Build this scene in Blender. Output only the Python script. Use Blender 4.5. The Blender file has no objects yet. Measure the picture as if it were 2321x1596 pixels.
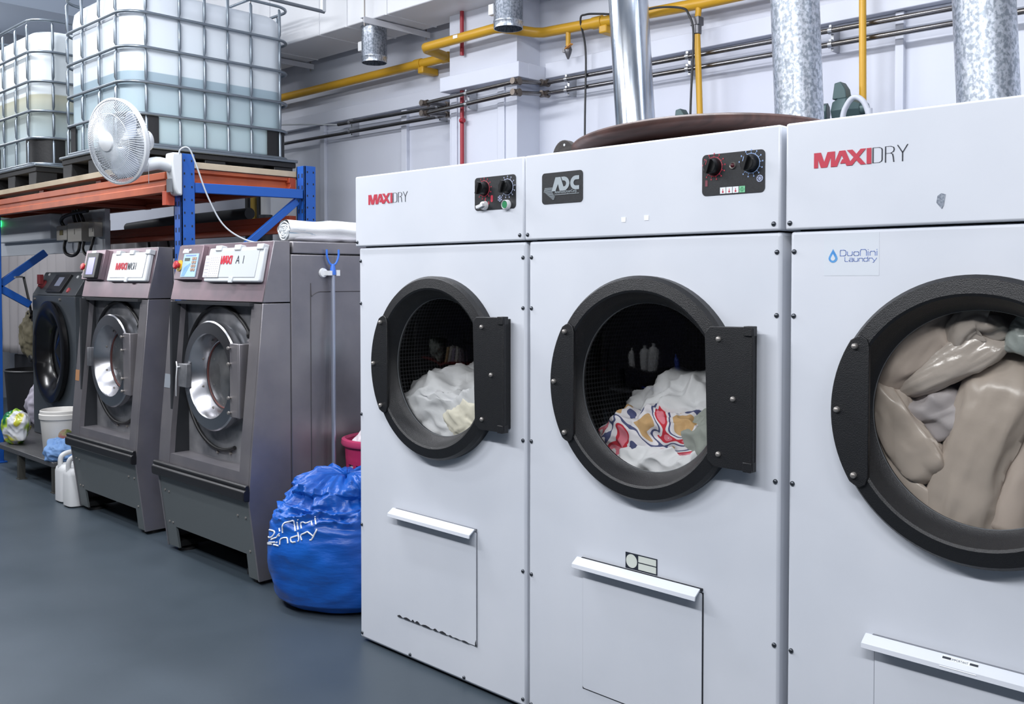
import bpy, math, random
from mathutils import Vector, Matrix, noise
from mathutils.bvhtree import BVHTree
random.seed(7)
SC = bpy.context.scene
COL = SC.collection
R = math.radians

# ------------------------------------------------------------------ camera, light, exposure
FPX, PPX, PPY = 2150.0, 1160.5, 689.0
PITCH, YAW = R(1.5), R(46.0)
CAM = Vector((0.0, 0.0, 1.505))
fwd0 = Vector((-math.cos(YAW), math.sin(YAW), 0)); RIGHT = Vector((fwd0.y, -fwd0.x, 0)); UP0 = Vector((0, 0, 1))
FWD = fwd0*math.cos(PITCH) - UP0*math.sin(PITCH); UPV = UP0*math.cos(PITCH) + fwd0*math.sin(PITCH)
cd = bpy.data.cameras.new('camera'); cam = bpy.data.objects.new('camera', cd); COL.objects.link(cam)
cd.sensor_fit = 'HORIZONTAL'; cd.sensor_width = 36.0; cd.lens = 36.0*FPX/2321.0
cd.shift_x = 0.0; cd.shift_y = -(798.0-PPY)/2321.0
cd.clip_start = 0.05; cd.clip_end = 60
cam.matrix_world = Matrix(((RIGHT.x, UPV.x, -FWD.x, CAM.x), (RIGHT.y, UPV.y, -FWD.y, CAM.y), (RIGHT.z, UPV.z, -FWD.z, CAM.z), (0, 0, 0, 1)))
SC.camera = cam

SC.view_settings.view_transform = 'Standard'; SC.view_settings.look = 'None'
SC.view_settings.gamma = 1.0; SC.view_settings.use_curve_mapping = False
SC.view_settings.exposure = 0.12
w = bpy.data.worlds.new('room_ambient'); SC.world = w; w.use_nodes = True
w.node_tree.nodes['Background'].inputs[0].default_value = (0.55, 0.62, 0.75, 1); w.node_tree.nodes['Background'].inputs[1].default_value = 0.10
def area(name, loc, rot, sx, sy, power, col=(0.96, 0.97, 1.0)):
    l = bpy.data.lights.new(name, 'AREA'); l.shape = 'RECTANGLE'; l.size = sx; l.size_y = sy; l.energy = power; l.color = col
    o = bpy.data.objects.new(name, l); o.location = loc; o.rotation_euler = rot; COL.objects.link(o); return o
# unseen fluorescent tubes along the aisle; others added to brighten back wall and board
TUBES_AND_FILL = [(-9.4, 1.0, 2.35, 34), (-6.6, 0.75, 3.8, 48), (-4.4, 0.4, 3.0, 38), (-2.4, 0.15, 3.0, 44), (-0.5, 0.15, 3.0, 50), (1.5, 0.3, 3.0, 24),  # low first lamp added to light the shaded board under the rack
         (-6.0, -2.6, 3.4, 8), (-7.8, 1.9, 4.0, 34), (-4.6, 1.8, 3.5, 50), (-2.2, 2.9, 3.4, 36), (0.2, 2.9, 3.4, 38), (-11.2, 2.4, 3.9, 36)]
for (x, y, z, p) in TUBES_AND_FILL:      # each shines down; rearward and upward fill panels added to brighten wall and ceiling
    area('tube_and_fill_lamp', (x, y, z), (0, 0, 0), 1.5, 0.12, p)
    area('side_fill', (x, y+0.07, z+0.03), (math.pi/2, 0, 0), 1.5, 0.10, p*0.38)
    area('upward_fill', (x, y, z+0.06), (math.pi, 0, 0), 1.5, 0.12, p*0.3)

def ray(x, y): return FWD*FPX + RIGHT*(x-PPX) - UPV*(y-PPY)
def PY(x, y, Y): d = ray(x, y); return CAM + d*(Y/d.y)
def PX(x, y, X): d = ray(x, y); return CAM + d*(X/d.x)
def PZ(x, y, Z): d = ray(x, y); return CAM + d*((Z-CAM.z)/d.z)

# ------------------------------------------------------------------ materials
def lin(c):
    return tuple(((v/255.0)/12.92 if v/255.0 <= 0.04045 else ((v/255.0+0.055)/1.055)**2.4) for v in c[:3]) + (1.0,)
MATS = {}
def M(name, col, rough=0.5, metal=0.0, bump=None, var=None, coat=0.0, emit=None, spec=None, extra=None):
    if name in MATS: return MATS[name]
    m = bpy.data.materials.new(name); m.use_nodes = True; nt = m.node_tree; b = nt.nodes['Principled BSDF']
    b.inputs['Base Color'].default_value = lin(col); b.inputs['Roughness'].default_value = rough; b.inputs['Metallic'].default_value = metal
    if spec is not None: b.inputs['Specular IOR Level'].default_value = spec
    if coat: b.inputs['Coat Weight'].default_value = coat
    tc = nt.nodes.new('ShaderNodeTexCoord')
    if var:   # (scale, second colour, lo, hi[, stretch])
        n = nt.nodes.new('ShaderNodeTexNoise'); n.inputs['Scale'].default_value = var[0]; n.inputs['Detail'].default_value = 6
        r = nt.nodes.new('ShaderNodeValToRGB'); r.color_ramp.elements[0].position = var[2]; r.color_ramp.elements[1].position = var[3]
        r.color_ramp.elements[0].color = lin(var[1]); r.color_ramp.elements[1].color = lin(col)
        mp = nt.nodes.new('ShaderNodeMapping')
        if len(var) > 4: mp.inputs['Scale'].default_value = var[4]
        nt.links.new(tc.outputs['Object'], mp.inputs[0]); nt.links.new(mp.outputs[0], n.inputs[0])
        nt.links.new(n.outputs[0], r.inputs[0]); nt.links.new(r.outputs[0], b.inputs['Base Color'])
    if bump:  # (scale, strength[, stretch])
        n = nt.nodes.new('ShaderNodeTexNoise'); n.inputs['Scale'].default_value = bump[0]; n.inputs['Detail'].default_value = 4
        mp = nt.nodes.new('ShaderNodeMapping')
        if len(bump) > 2: mp.inputs['Scale'].default_value = bump[2]
        bp = nt.nodes.new('ShaderNodeBump'); bp.inputs['Strength'].default_value = bump[1]; bp.inputs['Distance'].default_value = 0.01
        nt.links.new(tc.outputs['Object'], mp.inputs[0]); nt.links.new(mp.outputs[0], n.inputs[0]); nt.links.new(n.outputs[0], bp.inputs['Height']); nt.links.new(bp.outputs[0], b.inputs['Normal'])
    if emit: b.inputs['Emission Color'].default_value = lin(emit[0]); b.inputs['Emission Strength'].default_value = emit[1]
    if extra: extra(nt, b, tc)
    MATS[name] = m; return m
def glass(name, tint=(255, 255, 255), refl=1.0, rough=0.02):
    if name in MATS: return MATS[name]
    m = bpy.data.materials.new(name); m.use_nodes = True; nt = m.node_tree; nt.nodes.clear()
    o = nt.nodes.new('ShaderNodeOutputMaterial'); mx = nt.nodes.new('ShaderNodeMixShader'); t = nt.nodes.new('ShaderNodeBsdfTransparent'); g = nt.nodes.new('ShaderNodeBsdfGlossy')
    f = nt.nodes.new('ShaderNodeFresnel'); f.inputs[0].default_value = 1.45; mu = nt.nodes.new('ShaderNodeMath'); mu.operation = 'MULTIPLY'; mu.inputs[1].default_value = refl
    t.inputs[0].default_value = lin(tint); g.inputs['Roughness'].default_value = rough
    ge = nt.nodes.new('ShaderNodeNewGeometry'); iv = nt.nodes.new('ShaderNodeMath'); iv.operation = 'SUBTRACT'; iv.inputs[0].default_value = 1.0; m2 = nt.nodes.new('ShaderNodeMath'); m2.operation = 'MULTIPLY'
    nt.links.new(ge.outputs['Backfacing'], iv.inputs[1]); nt.links.new(f.outputs[0], mu.inputs[0]); nt.links.new(mu.outputs[0], m2.inputs[0]); nt.links.new(iv.outputs[0], m2.inputs[1]); nt.links.new(m2.outputs[0], mx.inputs[0]); nt.links.new(t.outputs[0], mx.inputs[1]); nt.links.new(g.outputs[0], mx.inputs[2]); nt.links.new(mx.outputs[0], o.inputs[0])
    MATS[name] = m; return m

# ------------------------------------------------------------------ mesh builder
class MB:
    def __init__(s): s.v = []; s.f = []; s.mi = []; s.cur = 0
    def add(s, vs, fs):
        o = len(s.v); s.v += [Vector(q) for q in vs]; s.f += [[i+o for i in q] for q in fs]; s.mi += [s.cur]*len(fs); return s
    def box(s, a, b):
        x0, y0, z0 = a; x1, y1, z1 = b
        return s.add([(x0,y0,z0),(x1,y0,z0),(x1,y1,z0),(x0,y1,z0),(x0,y0,z1),(x1,y0,z1),(x1,y1,z1),(x0,y1,z1)],
                     [(0,3,2,1),(4,5,6,7),(0,1,5,4),(1,2,6,5),(2,3,7,6),(3,0,4,7)])
    def beam(s, p, q, wd, ht, up=(0,0,1)):
        p, q = Vector(p), Vector(q); d = (q-p).normalized(); u = Vector(up); sd = d.cross(u)
        if sd.length < 1e-4: sd = d.cross(Vector((1,0,0)))
        sd.normalize(); u = sd.cross(d).normalized(); vs = []
        for c in (p, q):
            for (i, j) in ((-1,-1),(1,-1),(1,1),(-1,1)): vs.append(c + sd*(i*wd/2) + u*(j*ht/2))
        return s.add(vs, [(0,1,2,3),(7,6,5,4),(0,4,5,1),(1,5,6,2),(2,6,7,3),(3,7,4,0)])
    def tube(s, pts, r, n=12, cap=True, closed=False, squash=None):
        pts = [Vector(p) for p in pts]; m = len(pts); rr = r if isinstance(r, (list, tuple)) else [r]*m
        vs = []; prev = None
        for i, p in enumerate(pts):
            if closed: t = pts[(i+1) % m]-pts[i-1]
            else: t = pts[min(i+1, m-1)]-pts[max(i-1, 0)]
            t.normalize()
            if prev is None:
                a = Vector((0,0,1)) if abs(t.z) < 0.9 else Vector((1,0,0)); nrm = (a - t*a.dot(t)).normalized()
            else:
                nrm = prev - t*prev.dot(t)
                nrm = nrm.normalized() if nrm.length > 1e-6 else prev
            prev = nrm; bi = t.cross(nrm)
            for k in range(n):
                a = 2*math.pi*k/n; q = nrm*math.cos(a)*rr[i] + bi*math.sin(a)*rr[i]*(squash or 1.0); vs.append(p+q)
        fs = []
        for i in range(m if closed else m-1):
            j = (i+1) % m
            for k in range(n): fs.append((i*n+k, i*n+(k+1) % n, j*n+(k+1) % n, j*n+k))
        if cap and not closed: fs.append(tuple(range(n-1, -1, -1))); fs.append(tuple((m-1)*n+k for k in range(n)))
        return s.add(vs, fs)
    def cyl(s, p, q, r, r2=None, n=24, cap=True): return s.tube([p, q], [r, r if r2 is None else r2], n, cap)
    def lathe(s, prof, c=(0,0,0), axis='Y', n=48, cap0=False, cap1=False, dirs=None):
        # prof: (radius, along-axis); dirs: custom (U, V, W) frame with W the axis
        c = Vector(c)
        if dirs: U, V, Wd = dirs
        elif axis == 'Y': U, V, Wd = Vector((1,0,0)), Vector((0,0,1)), Vector((0,1,0))
        elif axis == 'X': U, V, Wd = Vector((0,1,0)), Vector((0,0,1)), Vector((1,0,0))
        else: U, V, Wd = Vector((1,0,0)), Vector((0,1,0)), Vector((0,0,1))
        vs = []; m = len(prof)
        for (r, h) in prof:
            for k in range(n):
                a = 2*math.pi*k/n; vs.append(c + U*(r*math.cos(a)) + V*(r*math.sin(a)) + Wd*h)
        fs = [(i*n+k, i*n+(k+1) % n, (i+1)*n+(k+1) % n, (i+1)*n+k) for i in range(m-1) for k in range(n)]
        if cap0: fs.append(tuple(range(n-1, -1, -1)))
        if cap1: fs.append(tuple((m-1)*n+k for k in range(n)))
        return s.add(vs, fs)
    def prism(s, poly, ext, place=None):
        # poly: list of 3D points (planar), ext: extrusion vector
        e = Vector(ext); n = len(poly); vs = [Vector(p) for p in poly]; vs += [p+e for p in vs]
        fs = [tuple(range(n)), tuple(range(2*n-1, n-1, -1))] + [(i, i+n, (i+1) % n + n, (i+1) % n) for i in range(n)]
        return s.add(vs, fs)
    def rrect(s, x0, x1, z0, z1, y0, y1, r, n=5):
        pts = []
        for (cx, cz, a0) in ((x1-r, z1-r, 0), (x0+r, z1-r, 90), (x0+r, z0+r, 180), (x1-r, z0+r, 270)):
            for k in range(n+1):
                a = R(a0+90*k/n); pts.append((cx+r*math.cos(a), y0, cz+r*math.sin(a)))
        return s.prism(pts, (0, y1-y0, 0))
    def grid(s, fn, nu, nv, wrapu=False):
        vs = [fn(i/(nu if wrapu else nu-1), j/(nv-1)) for j in range(nv) for i in range(nu)]
        fs = []
        for j in range(nv-1):
            for i in range(nu if wrapu else nu-1):
                k = (i+1) % nu; fs.append((j*nu+i, j*nu+k, (j+1)*nu+k, (j+1)*nu+i))
        return s.add(vs, fs)
    def stroke(s, lines, org, ux, uz, hw, lift):
        # polylines in (u, v) drawn as thin raised ribbons
        org, ux, uz, lf = Vector(org), Vector(ux), Vector(uz), Vector(lift)
        for ln in lines:
            P = [Vector((a, b)) for a, b in ln]
            for i in range(len(P)-1):
                d = P[i+1]-P[i]
                if d.length < 1e-9: continue
                d.normalize(); nn = Vector((-d.y, d.x))*hw; a = P[i]-d*hw*0.6; b = P[i+1]+d*hw*0.6
                s.prism([org+ux*q.x+uz*q.y for q in (a-nn, b-nn, b+nn, a+nn)], lf)
        return s
    def build(s, name, mats, parent=None, smooth=None, bevel=None, origin=None):
        me = bpy.data.meshes.new(name); off = Vector((0,0,0))
        if parent is not None: off = world_loc(parent) if not getattr(s, 'local', False) else off
        if origin is not None: off = Vector(origin)
        me.from_pydata([tuple(q-off) for q in s.v], [], s.f)
        for m in (mats if isinstance(mats, (list, tuple)) else [mats]): me.materials.append(m)
        if any(s.mi):
            for p, i in zip(me.polygons, s.mi): p.material_index = i
        import bmesh
        bm = bmesh.new(); bm.from_mesh(me); bmesh.ops.recalc_face_normals(bm, faces=bm.faces) if not getattr(s, 'keep', False) else None; bm.to_mesh(me); bm.free()
        me.update()
        if smooth is not None:
            me.shade_smooth(); me.set_sharp_from_angle(angle=R(smooth))
        o = bpy.data.objects.new(name, me); COL.objects.link(o)
        if parent is not None: o.parent = parent
        elif origin is not None: o.location = off
        if bevel:
            b = o.modifiers.new('edge', 'BEVEL'); b.width = bevel; b.segments = 2; b.limit_method = 'ANGLE'; b.angle_limit = R(40)
            me.shade_smooth(); me.set_sharp_from_angle(angle=R(35))
        return o
def world_loc(o):
    p = Vector(o.location)
    return p if o.parent is None else p + world_loc(o.parent)
def tag(o, label, cat, group=None, kind=None):
    if label: o['label'] = label
    if cat: o['category'] = cat
    if group: o['group'] = group
    if kind: o['kind'] = kind
    return o
def thing(name, label, cat, loc, group=None):
    o = bpy.data.objects.new(name, None); o.location = loc; o.empty_display_size = 0.1; COL.objects.link(o); return tag(o, label, cat, group)
def struct(o): o['kind'] = 'structure'; return o
def lab(o, text): o['label'] = text; return o
def kids(o): return [c for c in bpy.data.objects if c.parent == o]
def copy_part(o, parent, dx=(0,0,0)):
    c = o.copy(); COL.objects.link(c); c.parent = parent; c.location = Vector(o.location)+Vector(dx)
    return c
def arc(c, r, a0, a1, n, U=(1,0,0), V=(0,0,1)):
    c, U, V = Vector(c), Vector(U), Vector(V)
    return [c + U*(r*math.cos(R(a0+(a1-a0)*k/n))) + V*(r*math.sin(R(a0+(a1-a0)*k/n))) for k in range(n+1)]
def smoothpath(pts, n=8):
    P = [Vector(p) for p in pts]; P = [2*P[0]-P[1]] + P + [2*P[-1]-P[-2]]; out = []
    for i in range(1, len(P)-2):
        for k in range(n):
            t = k/n; a, b, c, d = P[i-1], P[i], P[i+1], P[i+2]
            out.append(0.5*((2*b) + (c-a)*t + (2*a-5*b+4*c-d)*t*t + (3*b-a-3*c+d)*t**3))
    out.append(P[-2]); return out
def text_mesh(body, size, org, ux, uz, depth=0.0006, sx=1.0, align='LEFT'):
    cu = bpy.data.curves.new('lettering', 'FONT'); cu.body = body; cu.size = size; cu.extrude = depth; cu.align_x = align; cu.resolution_u = 3
    to = bpy.data.objects.new('lettering', cu); COL.objects.link(to); dg = bpy.context.evaluated_depsgraph_get()
    me = bpy.data.meshes.new_from_object(to.evaluated_get(dg)); mb = MB(); org, ux, uz = Vector(org), Vector(ux), Vector(uz); nrm = ux.cross(uz).normalized()
    mb.add([org + ux*(q.co.x*sx) + uz*q.co.y + nrm*q.co.z for q in me.vertices], [tuple(p.vertices) for p in me.polygons])
    bpy.data.objects.remove(to); bpy.data.curves.remove(cu); bpy.data.meshes.remove(me); return mb

# ------------------------------------------------------------------ palette
def galv(nt, b, tc):
    v = nt.nodes.new('ShaderNodeTexVoronoi'); v.inputs['Scale'].default_value = 95; v.inputs['Randomness'].default_value = 1
    mp = nt.nodes.new('ShaderNodeMapping'); mp.inputs['Scale'].default_value = (1, 1, 0.75)
    n = nt.nodes.new('ShaderNodeTexNoise'); n.inputs['Scale'].default_value = 90; n.inputs['Detail'].default_value = 3
    r = nt.nodes.new('ShaderNodeValToRGB'); r.color_ramp.elements[0].position = 0.42; r.color_ramp.elements[1].position = 0.56
    r.color_ramp.elements[0].color = lin((156, 165, 176)); r.color_ramp.elements[1].color = lin((204, 210, 220))
    mx = nt.nodes.new('ShaderNodeMixRGB'); mx.blend_type = 'MULTIPLY'; mx.inputs[0].default_value = 0.22
    bw = nt.nodes.new('ShaderNodeRGBToBW'); nt.links.new(v.outputs['Color'], bw.inputs[0])
    nt.links.new(tc.outputs['Object'], mp.inputs[0]); nt.links.new(mp.outputs[0], v.inputs['Vector']); nt.links.new(mp.outputs[0], n.inputs[0])
    nt.links.new(n.outputs[0], r.inputs[0]); nt.links.new(r.outputs[0], mx.inputs[1]); nt.links.new(bw.outputs[0], mx.inputs[2]); nt.links.new(mx.outputs[0], b.inputs['Base Color'])
def perforated(nt, b, tc):
    v = nt.nodes.new('ShaderNodeTexVoronoi'); v.inputs['Scale'].default_value = 62; v.inputs['Randomness'].default_value = 0.0
    r = nt.nodes.new('ShaderNodeValToRGB'); r.color_ramp.elements[0].position = 0.36; r.color_ramp.elements[1].position = 0.44
    r.color_ramp.elements[0].color = lin((8, 8, 9)); r.color_ramp.elements[1].color = lin((92, 94, 98))
    mp = nt.nodes.new('ShaderNodeMapping'); mp.inputs['Rotation'].default_value = (0.0, 0.0, 0.0)
    nt.links.new(tc.outputs['UV'], mp.inputs[0]); nt.links.new(mp.outputs[0], v.inputs['Vector']); v.voronoi_dimensions = '2D'
    nt.links.new(v.outputs['Distance'], r.inputs[0]); nt.links.new(r.outputs[0], b.inputs['Base Color'])
white_paint = M('white_enamel', (216, 220, 228), 0.32, bump=(3, 0.02), var=(2.2, (206, 211, 220), 0.3, 0.7))
black_plastic = M('black_textured_plastic', (20, 21, 24), 0.42, bump=(420, 0.25))
panel_black = M('black_panel', (30, 33, 38), 0.5, var=(260, (22, 24, 28), 0.4, 0.6))
knob_black = M('black_knob', (17, 18, 20), 0.35)
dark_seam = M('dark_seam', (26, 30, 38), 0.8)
steel_screw = M('screw_steel', (88, 92, 98), 0.35, 0.9)
pale_bolt = M('pale_bolt', (150, 146, 142), 0.4, 0.6)
red_print = M('red_print', (186, 52, 72), 0.5); dark_print = M('dark_print', (34, 40, 52), 0.5); grey_print = M('grey_print', (158, 168, 174), 0.45)
blue_print = M('blue_print', (122, 142, 196), 0.5); sky_print = M('sky_print', (92, 156, 214), 0.45, var=(30, (64, 136, 204), 0.4, 0.6)); white_print = M('white_print', (226, 230, 236), 0.5)
pale_print = M('pale_print', (186, 196, 226), 0.5); green_print = M('green_print', (40, 130, 82), 0.4); white_plastic = M('white_plastic', (222, 224, 226), 0.35)
galvanised = M('galvanised_steel', (180, 188, 198), 0.33, 0.85, extra=galv)
shiny_galv = M('shiny_galvanised_steel', (196, 202, 210), 0.2, 0.95, var=(14, (150, 160, 174), 0.4, 0.62, (1, 1, 0.25)), bump=(9, 0.12, (1, 1, 0.3)))
stainless = M('brushed_stainless', (152, 148, 150), 0.36, 0.6, bump=(60, 0.03, (1, 1, 30)), var=(3, (128, 126, 132), 0.35, 0.7))
stainless_dark = M('grey_stainless', (152, 152, 155), 0.4, 0.3, var=(5, (78, 82, 88), 0.35, 0.7))
drum_metal = M('perforated_drum_steel', (70, 72, 76), 0.4, 0.6, extra=perforated)
window = glass('door_glass', (249, 249, 248), 1.6)
print('head ok')
# ------------------------------------------------------------------ the setting
def floor_extra(nt, b, tc):
    n = nt.nodes.new('ShaderNodeTexNoise'); n.inputs['Scale'].default_value = 1.3; n.inputs['Detail'].default_value = 8
    r = nt.nodes.new('ShaderNodeValToRGB'); r.color_ramp.elements[0].position = 0.3; r.color_ramp.elements[1].position = 0.7
    r.color_ramp.elements[0].color = lin((56, 66, 74)); r.color_ramp.elements[1].color = lin((66, 76, 85))
    n2 = nt.nodes.new('ShaderNodeTexNoise'); n2.inputs['Scale'].default_value = 38; n2.inputs['Detail'].default_value = 5
    r2 = nt.nodes.new('ShaderNodeValToRGB'); r2.color_ramp.elements[0].position = 0.72; r2.color_ramp.elements[1].position = 0.78
    r2.color_ramp.elements[0].color = (0, 0, 0, 1); r2.color_ramp.elements[1].color = (0.6, 0.6, 0.6, 1)
    mx = nt.nodes.new('ShaderNodeMixRGB'); mx.inputs[2].default_value = lin((88, 98, 106))
    nt.links.new(tc.outputs['Object'], n.inputs[0]); nt.links.new(tc.outputs['Object'], n2.inputs[0]); nt.links.new(n.outputs[0], r.inputs[0]); nt.links.new(n2.outputs[0], r2.inputs[0])
    nt.links.new(r2.outputs[0], mx.inputs[0]); nt.links.new(r.outputs[0], mx.inputs[1]); nt.links.new(mx.outputs[0], b.inputs['Base Color'])
    rr = nt.nodes.new('ShaderNodeMapRange'); rr.inputs[3].default_value = 0.3; rr.inputs[4].default_value = 0.5
    nt.links.new(n.outputs[0], rr.inputs[0]); nt.links.new(rr.outputs[0], b.inputs['Roughness'])
floor_m = M('grey_blue_floor_paint', (94, 105, 117), 0.35, bump=(7, 0.05), extra=floor_extra)
wall_m = M('white_wall_paint', (206, 211, 222), 0.55, bump=(1.2, 0.1), var=(0.7, (196, 200, 214), 0.35, 0.65))
ceil_m = M('ceiling_paint', (200, 204, 210), 0.7)
grey_wall = M('grey_wall_paint', (118, 124, 134), 0.7)
WY = 4.5
XL, XR, YF, ZC = -13.0, 3.2, -4.2, 4.9
b = MB(); b.box((XL, YF, -0.1), (XR, WY, 0.0)); struct(b.build('floor', floor_m))
b = MB(); b.box((XL, YF, ZC), (XR, WY+0.1, ZC+0.1)); struct(b.build('ceiling', ceil_m))
b = MB(); b.box((XL, WY, 0), (XR, WY+0.1, ZC)); b.box((-4.72, 4.29, 0), (-4.10, WY+0.02, ZC)); struct(b.build('wall_back', wall_m))
b = MB(); b.box((XL-0.1, YF, 0), (XL, WY+0.1, ZC)); struct(b.build('wall_left', grey_wall))
b = MB(); b.box((XR, YF, 0), (XR+0.1, WY+0.1, ZC)); struct(b.build('wall_right', grey_wall))
b = MB(); b.box((XL, YF-0.1, 0), (XR, YF, ZC)); struct(b.build('wall_front', M('far_wall_paint', (64, 64, 70), 0.8)))
# ledge boxing that runs along the wall and around the pillar above the pipes
b = MB(); b.box((XL+0.01, WY-0.05, 2.748), (-4.721, WY-0.001, 2.845)); struct(b.build('trim_1', wall_m, bevel=0.004))
b = MB(); b.box((-4.72, 4.20, 2.738), (-4.00, 4.289, 2.832)); b.box((-4.099, 4.288, 2.738), (-4.00, 4.499, 2.832)); struct(b.build('trim_2', wall_m, bevel=0.004))
b = MB(); b.box((-3.999, WY-0.06, 2.758), (XR-0.01, WY-0.001, 2.855)); struct(b.build('trim_3', wall_m, bevel=0.004))
# vertical battens over the joints of the lower wall boards
for i, (x, wd, zt) in enumerate(((-6.45, 0.06, 2.745), (-5.42, 0.06, 2.745), (-3.30, 0.035, 2.755), (-1.80, 0.04, 2.755), (-0.6, 0.05, 2.755))):
    b = MB(); b.box((x-wd/2, WY-0.03, 0), (x+wd/2, WY-0.0005, zt)); struct(b.build('trim_%d' % (4+i), wall_m, bevel=0.003))
b = MB(); b.box((-4.695, 4.278, 0), (-4.64, 4.2895, 2.735)); struct(b.build('trim_9', wall_m, bevel=0.003))
b = MB(); b.box((-4.26, 4.278, 0), (-4.20, 4.2895, 2.735)); struct(b.build('trim_10', wall_m, bevel=0.003))
b = MB(); b.box((-11.2, YF+0.01, 4.19), (-10.0, WY-0.01, ZC-0.005)); struct(b.build('trim_11', M('pale_blue_beam_paint', (176, 188, 204), 0.6)))
b = MB(); b.box((-11.9, YF+0.01, 4.02), (-11.201, WY-0.01, ZC-0.005)); struct(b.build('trim_12', grey_wall))
# ------------------------------------------------------------------ tumble dryers
def plate_hole(mb, x0, x1, z0, z1, cx, cz, rad, yf, yb, yhole, n=72):
    import math as m
    ang = sorted([2*m.pi*k/n for k in range(n)] + [m.atan2(z-cz, x-cx) % (2*m.pi) for x in (x0, x1) for z in (z0, z1)])
    inner, outer = [], []
    for a in ang:
        c, s = m.cos(a), m.sin(a); t = min([(x1-cx)/c if c > 1e-9 else 1e9, (x0-cx)/c if c < -1e-9 else 1e9, (z1-cz)/s if s > 1e-9 else 1e9, (z0-cz)/s if s < -1e-9 else 1e9])
        inner.append((cx+rad*c, cz+rad*s)); outer.append((cx+t*c, cz+t*s))
    k = len(ang); V = [(x, yf, z) for x, z in inner] + [(x, yf, z) for x, z in outer] + [(x, yhole, z) for x, z in inner] + [(x, yb, z) for x, z in outer]
    F = []
    for i in range(k):
        j = (i+1) % k; F += [(i, j, k+j, k+i), (i, 2*k+i, 2*k+j, j), (k+i, k+j, 3*k+j, 3*k+i)]
    F.append(tuple(range(3*k, 4*k))); mb.add(V, F)
def L(): b = MB(); b.local = True; return b
def maxi_polys():
    U = lambda x: (x-185)/1200.0
    q = [[(185,0),(275,0),(275,1),(185,1)], [(225,1),(335,1),(448,0),(335,0)], [(475,1),(590,1),(470,0),(365,0)], [(548,0),(635,0),(635,1),(548,1)], [(590,0),(680,0),(815,1),(725,1)],
         [(735,1),(850,1),(990,0),(878,0)], [(745,.17),(880,.17),(850,.44),(785,.44)], [(885,1),(1000,1),(1275,0),(1165,0)], [(1165,1),(1275,1),(995,0),(880,0)], [(1290,0),(1385,0),(1385,1),(1290,1)]]
    return [[(U(x), v) for x, v in p] for p in q]
DRY = [[(0.05,0.03),(0.05,0.97),(0.15,0.97),(0.19,0.9),(0.2,0.8),(0.2,0.2),(0.19,0.1),(0.15,0.03),(0.05,0.03)],
       [(0.255,0),(0.255,0.97),(0.34,0.97),(0.385,0.9),(0.395,0.77),(0.385,0.64),(0.34,0.55),(0.255,0.55)], [(0.34,0.55),(0.37,0.48),(0.38,0.3),(0.39,0)],
       [(0.45,1),(0.53,0.52),(0.61,1)], [(0.53,0.52),(0.53,0)]]
WASH = [[(0.03,1),(0.08,0),(0.13,0.9),(0.18,0),(0.23,1)], [(0.25,0),(0.32,1),(0.39,0)], [(0.275,0.33),(0.365,0.33)], [(0.55,0.85),(0.5,1),(0.45,0.95),(0.43,0.75),(0.47,0.57),(0.53,0.45),(0.55,0.25),(0.51,0.03),(0.46,0),(0.42,0.15)], [(0.6,0),(0.6,1)], [(0.6,0.5),(0.74,0.5)], [(0.74,0),(0.74,1)]]
def maxi(mb, org, ux, uz, lift):
    org, ux, uz = Vector(org), Vector(ux), Vector(uz)
    lift = Vector(lift); e = lift.normalized()*0.00012
    for i, p in enumerate(maxi_polys()): mb.prism([org+ux*u+uz*v+e*i for u, v in p], lift)
DUO = [[(0,0.02),(0,0.7),(0.05,0.96),(0.6,0.96),(0.82,0.9),(0.92,0.7),(0.92,0.25),(0.82,0.06),(0.6,0),(0,0)], [(1.15,0.68),(1.15,0.2),(1.25,0.03),(1.8,0.03),(1.93,0.2),(1.93,0.68)],
       [(2.3,0.02),(2.85,0.02),(2.96,0.15),(2.96,0.5),(2.85,0.66),(2.3,0.66),(2.18,0.5),(2.18,0.15),(2.3,0.02)], [(3.2,0),(3.2,0.75),(3.32,1),(3.95,1),(4.12,0.85),(4.17,0.6),(4.17,0)],
       [(4.42,0),(4.42,0.68)], [(4.40,0.95),(4.44,0.97)], [(4.72,0),(4.72,0.5),(4.85,0.68),(5.4,0.68),(5.52,0.5),(5.52,0)], [(5.78,0),(5.78,0.7)], [(5.76,0.95),(5.8,0.97)]]
LAUND = [[(0.75,-0.2),(0.75,-0.72),(0.82,-0.84),(1.25,-0.84)], [(1.5,-0.36),(1.95,-0.36),(2.05,-0.46),(2.05,-0.84),(1.5,-0.84),(1.42,-0.74),(1.5,-0.6),(2.05,-0.6)], [(2.2,-0.36),(2.2,-0.7),(2.3,-0.84),(2.75,-0.84),(2.82,-0.7),(2.82,-0.36)],
       [(2.98,-0.84),(2.98,-0.5),(3.08,-0.38),(3.5,-0.38),(3.58,-0.5),(3.58,-0.84)], [(4.36,-0.2),(4.36,-0.7),(4.28,-0.84),(3.85,-0.84),(3.75,-0.72),(3.75,-0.5),(3.85,-0.38),(4.36,-0.38)],
       [(4.55,-0.84),(4.55,-0.5),(4.62,-0.38),(5.05,-0.38),(5.4,-0.8)], [(5.75,-0.38),(5.3,-0.98),(5.15,-1.0)]]
def drop(n=26):
    o = []
    for k in range(n):
        a = 2*math.pi*k/n; r = 1.0; x = math.sin(a); z = -math.cos(a)
        if z > 0: x *= (1-z)**0.75*1.0 + 0.0; z *= 1.9
        o.append((x, z))
    return o
DW = 0.942
CX, CZ = 0.487, 1.170
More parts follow.
